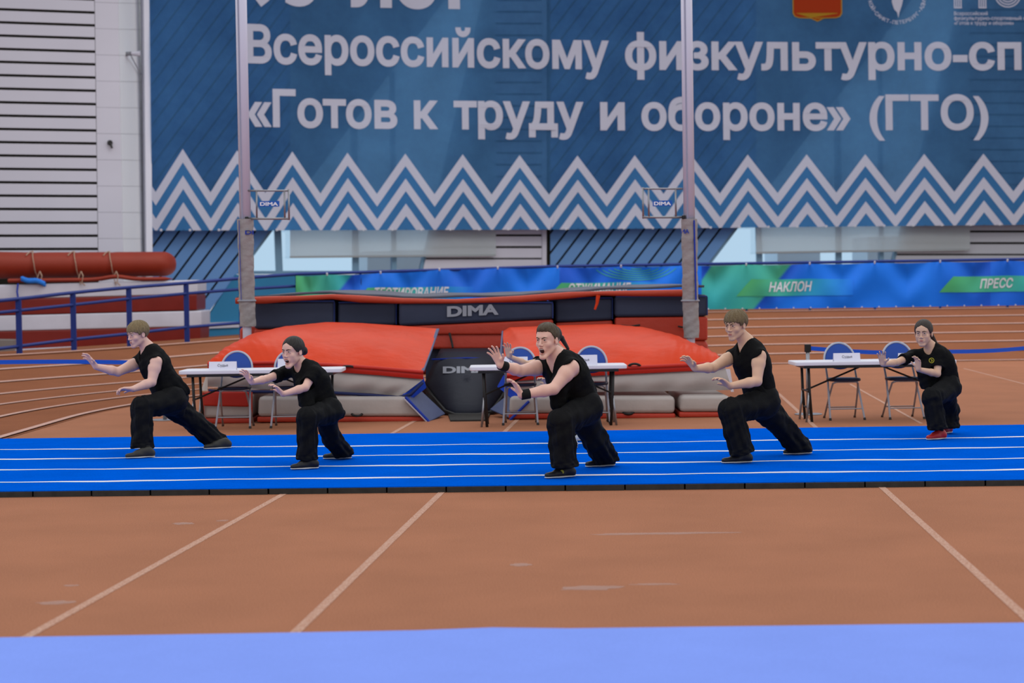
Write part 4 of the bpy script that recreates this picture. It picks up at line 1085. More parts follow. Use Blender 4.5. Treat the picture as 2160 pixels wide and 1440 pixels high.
# ================================================================== people: implicit surfaces turned into one smooth mesh per garment / body
A3 = lambda v: np.array(tuple(v), dtype=np.float32)
class Vox:
    def __init__(s, lo, hi, h):
        s.lo = A3(lo); s.h = h; s.n = np.ceil((A3(hi)-s.lo)/h).astype(int)+1; s.a = np.full(tuple(s.n), 1.0, np.float32)
    def sub(s, lo, hi):
        i0 = np.clip(np.floor((lo-s.lo)/s.h).astype(int), 0, s.n); i1 = np.clip(np.ceil((hi-s.lo)/s.h).astype(int)+1, 0, s.n)
        if (i1 <= i0).any(): return None
        ax = [s.lo[k]+s.h*np.arange(i0[k], i1[k], dtype=np.float32) for k in range(3)]
        return (slice(i0[0], i1[0]), slice(i0[1], i1[1]), slice(i0[2], i1[2])), ax[0][:, None, None], ax[1][None, :, None], ax[2][None, None, :]
    def op(s, pr, k=.02, cut=False):
        fn, lo, hi = pr; m = max(k, .012)*1.6+.01
        r = s.sub(lo-m, hi+m)
        if r is None: return
        sl, X, Y, Z = r; d = fn(X, Y, Z); b = s.a[sl]
        if cut:
            d = -d; h = np.clip(.5-.5*(b-d)/k, 0, 1); s.a[sl] = b*(1-h)+d*h+k*h*(1-h)
        else:
            h = np.clip(.5+.5*(b-d)/k, 0, 1); s.a[sl] = b*(1-h)+d*h-k*h*(1-h)
    def nets(s):
        a = s.a; S_ = a < 0
        c = np.zeros(tuple(np.array(a.shape)-1), np.int8)
        for i in (0, 1):
            for j in (0, 1):
                for k in (0, 1): c += S_[i:a.shape[0]-1+i, j:a.shape[1]-1+j, k:a.shape[2]-1+k]
        act = (c > 0) & (c < 8); I = np.argwhere(act); n = len(I)
        idx = np.full(act.shape, -1, np.int32); idx[tuple(I.T)] = np.arange(n)
        V = {}
        for i in (0, 1):
            for j in (0, 1):
                for k in (0, 1): V[(i, j, k)] = a[I[:, 0]+i, I[:, 1]+j, I[:, 2]+k]
        acc = np.zeros((n, 3), np.float32); cnt = np.zeros(n, np.float32)
        cs = list(V)
        for p in cs:
            for ax in range(3):
                if p[ax]: continue
                q = list(p); q[ax] = 1; q = tuple(q); f0, f1 = V[p], V[q]; m = (f0 < 0) != (f1 < 0)
                t = np.where(m, f0/np.where(m, f0-f1, 1), 0)
                pt = np.array(p, np.float32)[None, :].repeat(n, 0); pt[:, ax] = t
                acc[m] += pt[m]; cnt[m] += 1
        P_ = (I+acc/cnt[:, None])*s.h+s.lo
        F_ = []
        for ax in range(3):
            u, w = (ax+1) % 3, (ax+2) % 3
            A_ = [slice(None)]*3; B_ = [slice(None)]*3; A_[ax] = slice(0, -1); B_[ax] = slice(1, None)
            for q in (u, w): A_[q] = slice(1, -1); B_[q] = slice(1, -1)
            s0, s1 = S_[tuple(A_)], S_[tuple(B_)]; E = np.argwhere(s0 != s1)
            sg = s0[tuple(E.T)]; E = E.copy(); E[:, u] += 1; E[:, w] += 1
            def at(du, dw):
                e = E.copy(); e[:, u] -= du; e[:, w] -= dw; return idx[tuple(e.T)]
            q = np.stack([at(1, 1), at(0, 1), at(0, 0), at(1, 0)], 1)
            q[~sg] = q[~sg][:, ::-1]; F_.append(q)
        return P_, np.concatenate(F_)
def cone(p0, r0, p1, r1, frame=None, sc=1.0, pl=None):
    """tapered capsule; frame = unit vector along which the section is flattened by sc; pl = pleats (n, amp, phase)"""
    a, b = A3(p0), A3(p1); d = b-a; L2 = float(d@d)+1e-9; L_ = math.sqrt(L2); R_ = max(r0, r1)*1.12
    lo = np.minimum(a, b)-R_; hi = np.maximum(a, b)+R_
    fr = A3(frame) if frame is not None else None
    dn = d/L_
    if pl:
        rf = np.array([0., 0, 1]) if abs(dn[2]) < .8 else np.array([1., 0, 0]); e1 = np.cross(dn, rf); e1 /= np.linalg.norm(e1); e2 = np.cross(dn, e1)
    def fn(X, Y, Z):
        x, y, z = X-a[0], Y-a[1], Z-a[2]
        t = np.clip((x*d[0]+y*d[1]+z*d[2])/L2, 0, 1)
        x = x-d[0]*t; y = y-d[1]*t; z = z-d[2]*t
        r = r0+(r1-r0)*t
        if pl:
            n, am, ph, tw = pl; an = np.arctan2(x*e1[0]+y*e1[1]+z*e1[2], x*e2[0]+y*e2[1]+z*e2[2])
            r = r*(1+am*np.sin(an*n+ph+tw*t)+am*.6*np.sin(an*(n*2-1)+ph*2-tw*1.7*t)+am*.5*np.sin(t*14+an*2+ph))
        if fr is not None:
            q = x*fr[0]+y*fr[1]+z*fr[2]; k = (1/sc-1)*q; x = x+fr[0]*k; y = y+fr[1]*k; z = z+fr[2]*k
            return (np.sqrt(x*x+y*y+z*z)-r)*min(1, sc)
        return np.sqrt(x*x+y*y+z*z)-r
    return fn, lo, hi
def ell(c, rad, M):
    """M: three unit axes (left, fwd, up)"""
    c = A3(c); ax = [A3(m) for m in M]; R_ = max(rad)
    def fn(X, Y, Z):
        x, y, z = X-c[0], Y-c[1], Z-c[2]; k0 = 0; k1 = 0
        for m, r in zip(ax, rad):
            q = x*m[0]+y*m[1]+z*m[2]; k0 = k0+(q/r)**2; k1 = k1+(q/r/r)**2
        k0 = np.sqrt(k0); return k0*(k0-1)/np.sqrt(k1+1e-9)
    return fn, c-R_, c+R_
def half(p, n, rad):
    """half space cutter: removes the side n points to, inside a ball of radius rad"""
    p = A3(p); n = A3(n)
    return (lambda X, Y, Z: np.maximum(-((X-p[0])*n[0]+(Y-p[1])*n[1]+(Z-p[2])*n[2]), np.sqrt((X-p[0])**2+(Y-p[1])**2+(Z-p[2])**2)-rad)), p-rad, p+rad
def vcut(nb, L_, Fw, sp, depth, ang, y0=0.0):
    o, l, f, u = A3(nb), A3(L_), A3(Fw), A3(sp); c_, s_ = math.cos(ang), math.sin(ang)
    def fn(X, Y, Z):
        x, y, z = X-o[0], Y-o[1], Z-o[2]; lx = x*l[0]+y*l[1]+z*l[2]; ly = x*f[0]+y*f[1]+z*f[2]; lz = x*u[0]+y*u[1]+z*u[2]
        return np.maximum(np.maximum(np.abs(lx)*c_-(lz+depth)*s_, y0-ly), lz-.06)
    return fn, o-.2, o+.2
def wrinkle(vx, amp, seed, dirz=1.0):
    X, Y, Z = [vx.lo[k]+vx.h*np.arange(vx.n[k], dtype=np.float32) for k in range(3)]
    X = X[:, None, None]; Y = Y[None, :, None]; Z = Z[None, None, :]
    w = np.sin(9*X+7*Y+5*Z+seed)*1.6+np.sin(17*Z-6*X+seed*2)
    d = np.sin(44*X+14*Z*dirz+w*1.5+seed)+.8*np.sin(38*Z-22*X+16*Y+w*2.1+seed*1.7)+.5*np.sin(80*X+30*Y-25*Z+w*3)
    vx.a += (amp*d)*(np.abs(vx.a) < .06)
def bounds(prs, m=.02):
    return np.min([p[1] for p in prs], 0)-m, np.max([p[2] for p in prs], 0)+m
def mesh_from(V, F_, name, m, parent):
    o0 = np.array(tuple(parent.matrix_basis.translation), np.float32) if parent.parent is None else np.array(tuple((parent.parent.matrix_basis@parent.matrix_basis).translation), np.float32)
    me = bpy.data.meshes.new(name); me.from_pydata((V-o0).tolist(), [], F_.tolist()); me.update(); me.materials.append(m); me.shade_smooth()
    o = bpy.data.objects.new(name, me); COL.objects.link(o); o.parent = parent; return o
def solid(ops, name, m, parent, h, smooth=1, wr=0, seed=0.0):
    add = [p for p in ops if not (len(p) > 2 and p[2])]
    lo, hi = bounds([p[0] for p in add], .03); vx = Vox(lo, hi, h)
    for p in ops: vx.op(p[0], p[1], len(p) > 2 and bool(p[2]))
    if wr: wrinkle(vx, wr, seed)
    V, F_ = vx.nets(); return mesh_from(V, F_, name, m, parent)
def skin_mat(name, c):
    m = mat(name, c, .5, spec=.35, var=.05, vscale=9)
    b = m.node_tree.nodes['Principled BSDF']; b.inputs['Subsurface Weight'].default_value = .12; b.inputs['Subsurface Radius'].default_value = (.02, .008, .004); b.inputs['Subsurface Scale'].default_value = .6
    return m
skins = {'pale': skin_mat('skin_pale', rgb(224, 180, 164)), 'warm': skin_mat('skin_warm', rgb(214, 172, 144))}
cloth = mat('black_cotton', rgb(13, 13, 14), .85, spec=.12, bump=.35, bscale=30)
trou_m = mat('black_trousers', rgb(15, 15, 17), .8, spec=.14, bump=.4, bscale=18)
trou_f = mat('washed_trousers', rgb(27, 31, 38), .75, spec=.3, bump=.4, bscale=18)
def hair_mat(name, c): return mat(name, c, .5, var=.30, vscale=110, bump=.6, bscale=130, stretch=(1.6, 1.6, .22), spec=.4)
hairs = {'fair': hair_mat('hair_fair', rgb(128, 108, 74)), 'brown': hair_mat('hair_brown', rgb(108, 90, 60)), 'short': hair_mat('hair_short', rgb(76, 62, 44)), 'dark': hair_mat('hair_dark', rgb(34, 27, 23)), 'dbrown': hair_mat('hair_dark_brown', rgb(48, 36, 28))}
eye_w = mat('eye_white', rgb(170, 165, 165), .3); iris = mat('iris', rgb(38, 30, 26), .3); lipm = mat('lip', rgb(184, 118, 108), .5); mouthm = mat('mouth_inside', rgb(48, 16, 16), .6); teethm = mat('teeth', rgb(205, 200, 190), .3)
shoe_m = mat('black_shoe', rgb(30, 29, 30), .45); sole_m = mat('shoe_sole', rgb(205, 200, 190), .6); redshoe = mat('red_shoe', rgb(176, 40, 40), .4); wshoe = mat('white_shoe', rgb(205, 208, 216), .5); grshoe = mat('grey_shoe', rgb(50, 48, 43), .5)
yel = mat('yellow_print', rgb(178, 168, 40), .6); bandm = mat('wristband', rgb(18, 18, 20), .9)

def person(d):
    J0 = lambda x, y, dy: P(x, y, Yf+dy)
    fx, fy = d['foot']; Yf = G(fx, fy, .052).y
    J = {k: J0(*v) for k, v in d['j'].items()}
    root = empty('person', (J['hipL'].lerp(J['hipR'], .5).x, J['hipL'].lerp(J['hipR'], .5).y, .05), d['label'], 'person', 'performers in black holding the same lunge')
    sk = skins[d.get('skin', 'pale')]; fem = d.get('fem', False); k_ = d.get('bulk', 1.0)
    hipC = (J['hipL']+J['hipR'])/2; nb = J['neck']; L_ = (J['shL']-J['shR']); L_.z *= .5; L_.normalize()
    sp = (nb-hipC).normalized(); L_ = (L_-sp*L_.dot(sp)).normalized(); Fw = L_.cross(sp).normalized()
    # ---------- head frame
    a = math.radians(d['face']); tilt = math.radians(d.get('nod', 0)); hf = Vector((-math.cos(a), -math.sin(a), 0))
    hu = Vector((0, 0, 1)); ax_ = hf.cross(hu)  # right of person
    hf2 = hf*math.cos(tilt)-hu*math.sin(tilt); hu2 = hu*math.cos(tilt)+hf*math.sin(tilt)
    ro = math.radians(d.get('lean', 0)); hl = hu2.cross(hf2)*-1
    hl = hf2.cross(hu2)*-1  # person's left: x = up x ... (left x fwd = up)
    hl = hf2.cross(hu2); hl = -hl if hl.cross(hf2).dot(hu2) < 0 else hl
    hu3 = hu2*math.cos(ro)+hl*math.sin(ro); hl = hl*math.cos(ro)-hu2*math.sin(ro); hu2 = hu3
    M = (hl, hf2, hu2); HCn = J['head']; hs = d.get('hs', 1.0)
    def H(x, y, z): return HCn+(hl*x+hf2*y+hu2*z)*hs
    def he(c, r, k=.012, cut=False): return (ell(H(*c), [q*hs for q in r], M), k*hs, cut)
    op_ = d.get('mouth', 0.0)*.021
    jw = .95 if fem else 1.0
    ops = [he((0, -.014, .034), (.074, .096, .086)), he((0, .028, -.03), (.058*jw, .060, .078), .03), he((0, .045, .045), (.056, .045, .045), .03)]
    for s in (-1, 1):
        ops += [(cone(H(s*.048*jw, -.004, -.052), .020*hs, H(s*.014, .068, -.098-op_), .017*hs), .018*hs), he((s*.040, .060, -.024), (.022, .020, .022), .018)]
    ops += [he((0, .072 if not fem else .067, -.101-op_), (.021*jw, .016, .016), .014), he((0, .079 if not fem else .074, .031), (.046, .016, .012), .014),
            he((0, .078, -.062), (.028, .018, .024), .014)]
    for s in (-1, 1): ops.append(he((s*.030, .100, .011), (.017, .016, .0105), .009, True))
    ops += [(cone(H(0, .085, .018), .0070*hs, H(0, .105 if not fem else .101, -.026), (.0110 if not fem else .0095)*hs), .010*hs)]
    for s in (-1, 1): ops.append(he((s*.0120, .096, -.031), (.0085, .0105, .0075), .006))
    for s in (-1, 1): ops.append(he((s*.030, .080, .017), (.0165, .0135, .006), .005))   # upper lids
    for s in (-1, 1): ops.append(he((s*.030, .079, .001), (.0155, .0125, .005), .006))
    if op_ > .004: ops.append(he((0, .096, -.066-op_*.35), (.023, .030, .005+op_*.60), .004, True))
    for s in (-1, 1):
        if fem: ops.append(he((s*.034, .044, -.052), (.026, .026, .028), .02))
        ops += [he((s*.078, -.006, -.004), (.0075, .0185, .031), .006), he((s*.0835, -.002, .002), (.004, .009, .016), .004, True)]
    # neck
    nk = .050 if fem else .058*k_
    ops += [(cone(H(0, -.028, -.055), nk*.95, nb+sp*.01, nk*1.1), .02), (cone(nb+sp*.015, nk*.9, nb-sp*.06, nk*1.2), .04)]
    # torso under the shirt
    tw = (.118 if fem else .142)*k_
    ops += [(cone(hipC+sp*.04, tw*.92, nb-sp*.17, tw*1.08, Fw, .70), .05), (cone(nb-sp*.17, tw*1.08, nb-sp*.10, tw*.8, Fw, .62), .05), (cone(hipC+sp*.03, tw*.8, hipC+sp*.07, tw*.85, Fw, .8), .05)]
    rs = (.046 if fem else .060)*k_
    for q in ('shL', 'shR'): ops.append((cone(nb-sp*.035, rs*.75, J[q], rs*.85), .035))
    # arms
    eb, wr = (.034, .0235) if fem else (.043*k_, .029*k_)
    def hand(w, e, sgn, spec):
        """w wrist, spec: (finger dir px dx,dy,depth), palm normal, curl, spread"""
        fd, pn, curl, spr = spec; fd = Vector(fd).normalized(); pn = Vector(pn); pn = (pn-fd*pn.dot(fd)).normalized()
        sd = fd.cross(pn)*sgn  # towards the thumb
        g = .92 if fem else 1.04
        out = []
        bases = [(.030, .088, .074), (.010, .094, .082), (-.011, .090, .076), (-.030, .080, .060)]
        for i, (sx, ly, ln) in enumerate(bases):
            b = w+(sd*sx+fd*ly)*g; out.append((cone(w+(sd*sx*.55+fd*.012)*g, .0165*g, b, .0115*g), .014))
        out.append((cone(w+sd*.022*g+fd*.02*g, .016*g, w+(sd*.034+fd*.045)*g+pn*.01, .014*g), .012))
        for i, (sx, ly, ln) in enumerate(bases):
            b = w+(sd*sx+fd*ly)*g; dr = (fd+sd*((1.5-i)*spr)).normalized(); c = curl[i] if isinstance(curl, (list, tuple)) else curl
            an = c*.5; p = b; r = .0092*g
            for s_, fr in ((0, .45), (1, .31), (2, .24)):
                dd = dr*math.cos(an)+pn*math.sin(an); q = p+dd*(ln*fr*g); out.append((cone(p, r, q, r*.92), .004)); p = q; r *= .92; an += c
        tb = w+(sd*.030+fd*.030)*g; td = (sd*.75+fd*.55+pn*.25).normalized(); q = tb+td*.040*g
        out.append((cone(tb, .0125*g, q, .0105*g), .008)); td2 = (sd*.45+fd*.85+pn*.35).normalized(); out.append((cone(q, .0105*g, q+td2*.028*g, .0088*g), .004))
        return out
    for s, sh, el, wp in ((1, 'shL', 'elL', 'wrL'), (-1, 'shR', 'elR', 'wrR')):
        S1, E1, W1 = J[sh], J[el], J[wp]
        up1 = S1.lerp(E1, .30)
        ops += [(cone(S1, rs*1.0, up1, rs*.98), .03), (cone(up1, rs*.95, E1, eb*.98), .02), (cone(E1, eb, E1.lerp(W1, .3), eb*1.05), .015), (cone(E1.lerp(W1, .3), eb*1.04, W1, wr), .015)]
        ops += hand(W1, E1, -s, d['hand'+sh[-1]])
    body = solid(ops, 'body', sk, root, d.get('h', .0046))
    # ---------- face parts
    def small(name, prs, m, par=body, h=.0024): return solid(prs, name, m, par, h)
    for s in (-1, 1):
        e = small('eye', [he((s*.0300, .0800, .0085), (.0125, .0115, .0062 if not d.get('frown') else .0045), .002)], eye_w)
        small('iris', [he((s*.0300, .0868, .0090), (.0066, .0055, .0060), .002)], iris, body)
        small('eyebrow', [(cone(H(s*.012, .0970, .024-d.get('frown', 0)*.005), .0034*hs, H(s*.032, .0955, .029), .0032*hs), .003), (cone(H(s*.032, .0955, .029), .0032*hs, H(s*.048, .079, .025), .0022*hs), .003)], hairs[d['hair'][1]])
    if op_ > .004:
        small('mouth', [he((0, .076, -.066-op_*.4), (.019, .014, .003+op_*.62), .003)], mouthm)
        small('teeth', [he((0, .0875, -.0605), (.0170, .0080, .0048), .002)], teethm)
        small('lips', [he((0, .0925, -.053), (.019, .007, .0038), .003), he((0, .0905, -.074-op_*1.0), (.017, .007, .0048), .003)], lipm)
    else:
        small('lips', [he((0, .0930, -.0575), (.0200, .0065, .0038), .002), he((0, .0920, -.0655), (.0175, .0070, .0044), .002)], lipm)
    # ---------- hair
    ht, hc = d['hair']; hm = hairs[hc]
    c0 = A3(HCn); ml, mf, mu = A3(hl), A3(hf2), A3(hu2)
    def haircut(tab, rad, cen, strands=0.0, arc=False):
        ty = [t[0]*hs for t in tab]; tz = [t[1]*hs for t in tab]; cc = A3(H(*cen)); rr = [q*hs for q in rad]
        base = ell(H(*cen), rr, M)
        def fn(X, Y, Z):
            x, y, z = X-c0[0], Y-c0[1], Z-c0[2]
            lx = x*ml[0]+y*ml[1]+z*ml[2]; ly = x*mf[0]+y*mf[1]+z*mf[2]; lz = x*mu[0]+y*mu[1]+z*mu[2]
            an = np.arctan2(lx, ly+.03)
            dd = base[0](X, Y, Z)+strands*(np.sin(an*19+lz*30)+.6*np.sin(an*31-lz*50+1))
            zc = np.interp(ly, ty, tz).astype(np.float32)+(np.clip(ly/.05, 0, 1)*(.026*hs-np.abs(lx)*.62) if arc else 0)+strands*1.6*np.sin(an*23)+strands*np.sin(an*41+1)
            cut = (zc-lz)*.8; k = .006
            h = np.clip(.5-.5*(dd-cut)/k, 0, 1); return dd*(1-h)+cut*h+k*h*(1-h)
        return fn, base[1], base[2]
    if ht == 'fringe':
        pr = [(haircut([(-.12, -.075), (-.05, -.065), (-.032, -.012), (-.022, .018), (.012, .018), (.02, .0), (.034, .004), (.045, .024), (.075, .034), (.12, .036)], (.092, .112, .094), (0, -.010, .040), .0022), .004)]
    elif ht == 'short':
        pr = [(haircut([(-.12, -.055), (-.05, -.050), (-.030, .005), (.010, .010), (.022, .030), (.040, .050), (.052, .070), (.085, .078), (.12, .08)], (.082, .106, .094), (0, -.008, .042), .0016), .004),
              (haircut([(-.12, .06), (.12, .076)], (.066, .092, .050), (0, .004, .088), .002), .01)]
    else:
        pr = [(haircut([(-.12, -.066), (-.06, -.058), (-.036, -.018), (-.020, .010), (.012, .004), (.030, .014), (.050, .040), (.068, .058), (.12, .070)], (.085, .1085, .097), (0, -.012, .038), .0009, True), .004)]
        if ht == 'bun': pr += [(ell(H(0, -.134, -.004), (.038*hs, .034*hs, .040*hs), M), .006), (cone(H(.012, -.12, .02), .014*hs, H(-.018, -.14, -.018), .016*hs), .006)]
        else: pr += [(cone(H(0, -.100, .014), .022*hs, H(*d.get('tail0', (0, -.135, -.014))), .024*hs), .01), (cone(H(*d.get('tail0', (0, -.135, -.014))), .025*hs, H(*d.get('tail', (0, -.125, -.11))), .015*hs), .01)]
        if ht == 'bun': pass
    solid(pr, 'hair', hm, body, .0034)
    # ---------- shirt
    sl = d.get('sleeve', 0); sw = tw+(.037 if sl else .020)
    def g_(*p): return J0(*p)
    so = [(cone(hipC+sp*.02, sw*1.02, nb-sp*.17, sw*1.10, Fw, .76, pl=(5, .018, 1.0, 3.0)), .05), (cone(nb-sp*.18, sw*1.10, nb-sp*.10, sw*.86, Fw, .70), .06)]
    for q in ('shL', 'shR'): so.append((cone(nb-sp*.045, rs*.98, J[q], rs*1.12+.006), .03))
    for p0, r0, p1, r1 in d.get('shirt', []): so.append((cone(g_(*p0), r0, g_(*p1), r1, pl=(4, .05, p0[0], 2.0)), .035))
    if sl:
        for q, e in (('shL', 'elL'), ('shR', 'elR')):
            S1, E1 = J[q], J[e]; M1 = S1.lerp(E1, sl); so += [(cone(S1, rs*1.22, M1, rs*1.35, pl=(3, .05, 1, 3)), .03)]
    hem = d.get('hem')
    if hem: so.append((half(g_(*hem), Vector(d.get('hemdir', (0, 0, -1))), .6), .012, True))
    if sl:
        for q, e in (('shL', 'elL'), ('shR', 'elR')):
            S1, E1 = J[q], J[e]; dr = (E1-S1).normalized(); so.append((half(S1.lerp(E1, sl), dr, .072), .006, True))
            so.append((cone(S1.lerp(E1, sl*.85), eb*1.22, S1.lerp(E1, sl*1.08), eb*1.22), .006, True))
        so += [(cone(nb+sp*.06+Fw*.02, nk*1.28, nb+sp*.0+Fw*.035, nk*1.22), .01, True), (cone(nb+Fw*.05, nk*.95, nb-sp*.008+Fw*.08, nk*.85), .010, True)]
    else:
        for q, e in (('shL', 'elL'), ('shR', 'elR')):
            S1, E1 = J[q], J[e]; o_ = (S1-nb).normalized(); dr = (E1-S1).normalized()
            so.append((cone(S1+o_*.020-dr*.010, rs*1.10, S1+dr*.17+o_*.032, rs*1.12), .006, True))
        vb = g_(*d['vneck'])
        so += [(cone(nb+sp*.09, nk*1.16, nb+Fw*.02+sp*.012, nk*1.06), .008, True), (vcut(nb, L_, Fw, sp, d.get('vd', .10), .46), .005, True)]
    solid(so, 'shirt', cloth, root, .0060, wr=.0022, seed=fx*.01)
    # ---------- trousers
    tr = d.get('legw', 1.0)*(.92 if fem else 1.0)
    to = [(cone(J['hipL']+sp*.03, .115*tr, J['hipR']+sp*.03, .115*tr), .05), (cone(hipC, .125*tr, hipC+sp*.10, .115*k_, Fw, .85), .05)]
    aF, aR = J['anF'], J['anR']
    FH, RH = J['hipL'], J['hipR']
    for hp, kn, an, ph in ((FH, J['knF'], aF, 0.5), (RH, J['knR'], aR, 2.0)):
        w1, w2, w3 = .118*tr, .092*tr, .086*tr
        to += [(cone(hp, w1, kn, w2, pl=(4, .045, ph, 2.5)), .045), (cone(kn, w2*1.02, an, w3*1.06, pl=(6, .075, ph, 1.2)), .03)]
        # loose bunching at the hem
        dn = (an-kn).normalized(); to.append((cone(an-dn*.07, w3*.98, an, w3*1.10, pl=(5, .08, ph+1, 4)), .02))
    for p0, r0, p1, r1 in d.get('trou', []): to.append((cone(g_(*p0), r0, g_(*p1), r1, pl=(4, .05, p0[0], 2.0)), .03))
    for kn, an, e in ((J['knF'], aF, 0), (J['knR'], aR, 1)):
        dn = (an-kn).normalized(); hd = (dn*.8+Vector((0, 0, -.3))).normalized() if not e else (dn*.25+Vector((0, 0, -1))).normalized()
        to.append((half(an+dn*(.022 if e else .004), hd, .18), .008, True))
    to.append((half((0, aF.y, .066), Vector((0, 0, -1)), 3.0), .004, True)) if False else None
    to = [t for t in to if t]
    solid(to, 'trousers', trou_f if d.get('faded') else trou_m, root, .0072, wr=.0030, seed=fx*.013+2)
    for p0, r0, p1, r1 in d.get('sash', []):
        solid([(cone(g_(*p0), r0, g_(*p1), r1, Fw, .5, pl=(5, .07, 1, 2)), .02)], 'sash', cloth, root, .007)
    # ---------- shoes
    for (hx, hy, tx, ty), an in ((d['shoeF'], aF), (d['shoeR'], aR)):
        hp, tp = G(hx, hy, .052), G(tx, ty, .052); md = (hp+tp)/2; Lt = .288 if not fem else .258; dx_ = (hx-tx)/FPX*md.y
        dx_ = min(dx_, Lt*1.04); dy_ = -min(abs(hp.y-tp.y), math.sqrt(max(Lt*Lt-dx_*dx_, .0016))); dr = Vector((-dx_, dy_, 0)); ln = dr.length; dr.normalize(); hp = md-dr*ln/2
        if d.get('shoelen'): ln = d['shoelen']
        side_ = Vector((-dr.y, dr.x, 0)); z1 = Vector((0, 0, 1)); m_ = {'red': redshoe, 'white': wshoe, 'grey': grshoe}.get(d.get('shoe'), shoe_m)
        hb = hp+dr*.035; tb = hp+dr*(ln-.035)
        so_ = [(cone(hb+z1*.035, .034, hp+dr*ln*.55+z1*.036, .040, None), .02), (cone(hp+dr*ln*.5+z1*.034, .040, tb+z1*.026, .031, z1, .75), .02), (cone(hb+z1*.04, .033, hb+dr*.03+z1*.065, .032), .02), (cone(hp+dr*.06+z1*.075, .03, hp+dr*ln*.6+z1*.045, .026), .02)]
        so_.append((half(hp+dr*ln*.5+z1*.012, Vector((0, 0, -1)), .3), .003, True))
        so_.append((cone(hb+dr*.01+z1*.05, .037, hp+dr*ln*.42+z1*.062, .030), .02))
        sh_ = solid(so_, 'shoe', m_, root, .005)
        solid([(cone(hb+dr*.025+z1*.06, .032, Vector(((hb+dr*.03).x*.6+an.x*.4, (hb+dr*.03).y*.6+an.y*.4, an.z+.03)), .034), .01)], 'sock', bandm, root, .006)
        sol = [(cone(hb+z1*.009, .037, hp+dr*ln*.5+z1*.009, .038, z1, .25), .01), (cone(hp+dr*ln*.5+z1*.009, .040, tb+z1*.009, .033, z1, .25), .01)]
        solid(sol, 'sole', sole_m, sh_, .004)
        for t in (.42, .52, .62):
            c = hp+dr*ln*t+z1*(.082-(t-.42)*.09); mb = MB(); mb.tube([c-side_*.018-z1*.006, c+z1*.004, c+side_*.018-z1*.006], .0028, 6)
            mb.build('lace', m_, sh_)
        if d.get('logo') == 'shoe':
            c = hp+dr*ln*.44+z1*.050+Vector((0, -.0435, 0)); mb = MB(); mb.tube([c, c+Vector((0, -.003, 0))], .017, 18); mb.build('round_emblem', yel, sh_)
    if d.get('logo') == 'chest':
        c = J0(*d['logop']); mb = MB(); R_ = .024
        mb.tube([c+Vector((R_*math.cos(q), 0, R_*math.sin(q))) for q in np.linspace(0, 2*math.pi, 22)], .0035, 6)
        mb.tube([c+Vector((-.010, 0, .012)), c+Vector((.004, 0, .004)), c+Vector((-.004, 0, -.014))], .003, 6); mb.tube([c+Vector((.002, 0, .012)), c+Vector((.010, 0, -.01))], .003, 6)
        mb.build('round_emblem', yel, root)
    for el, wp in d.get('bands', []):
        E1, W1 = J[el], J[wp]; a_ = E1.lerp(W1, .74); b_ = E1.lerp(W1, 1.02)
        MB().tube([a_, a_.lerp(b_, .04), a_.lerp(b_, .5), a_.lerp(b_, .96), b_], [wr*1.1, wr*1.33, wr*1.30, wr*1.28, wr*1.05], 22).build('wristband', bandm, root, smooth=True)
    return root
PUSH = lambda a, up=1.0, cam=.0: None
def fdir(a): a = math.radians(a); return Vector((-math.cos(a), -math.sin(a), 0))
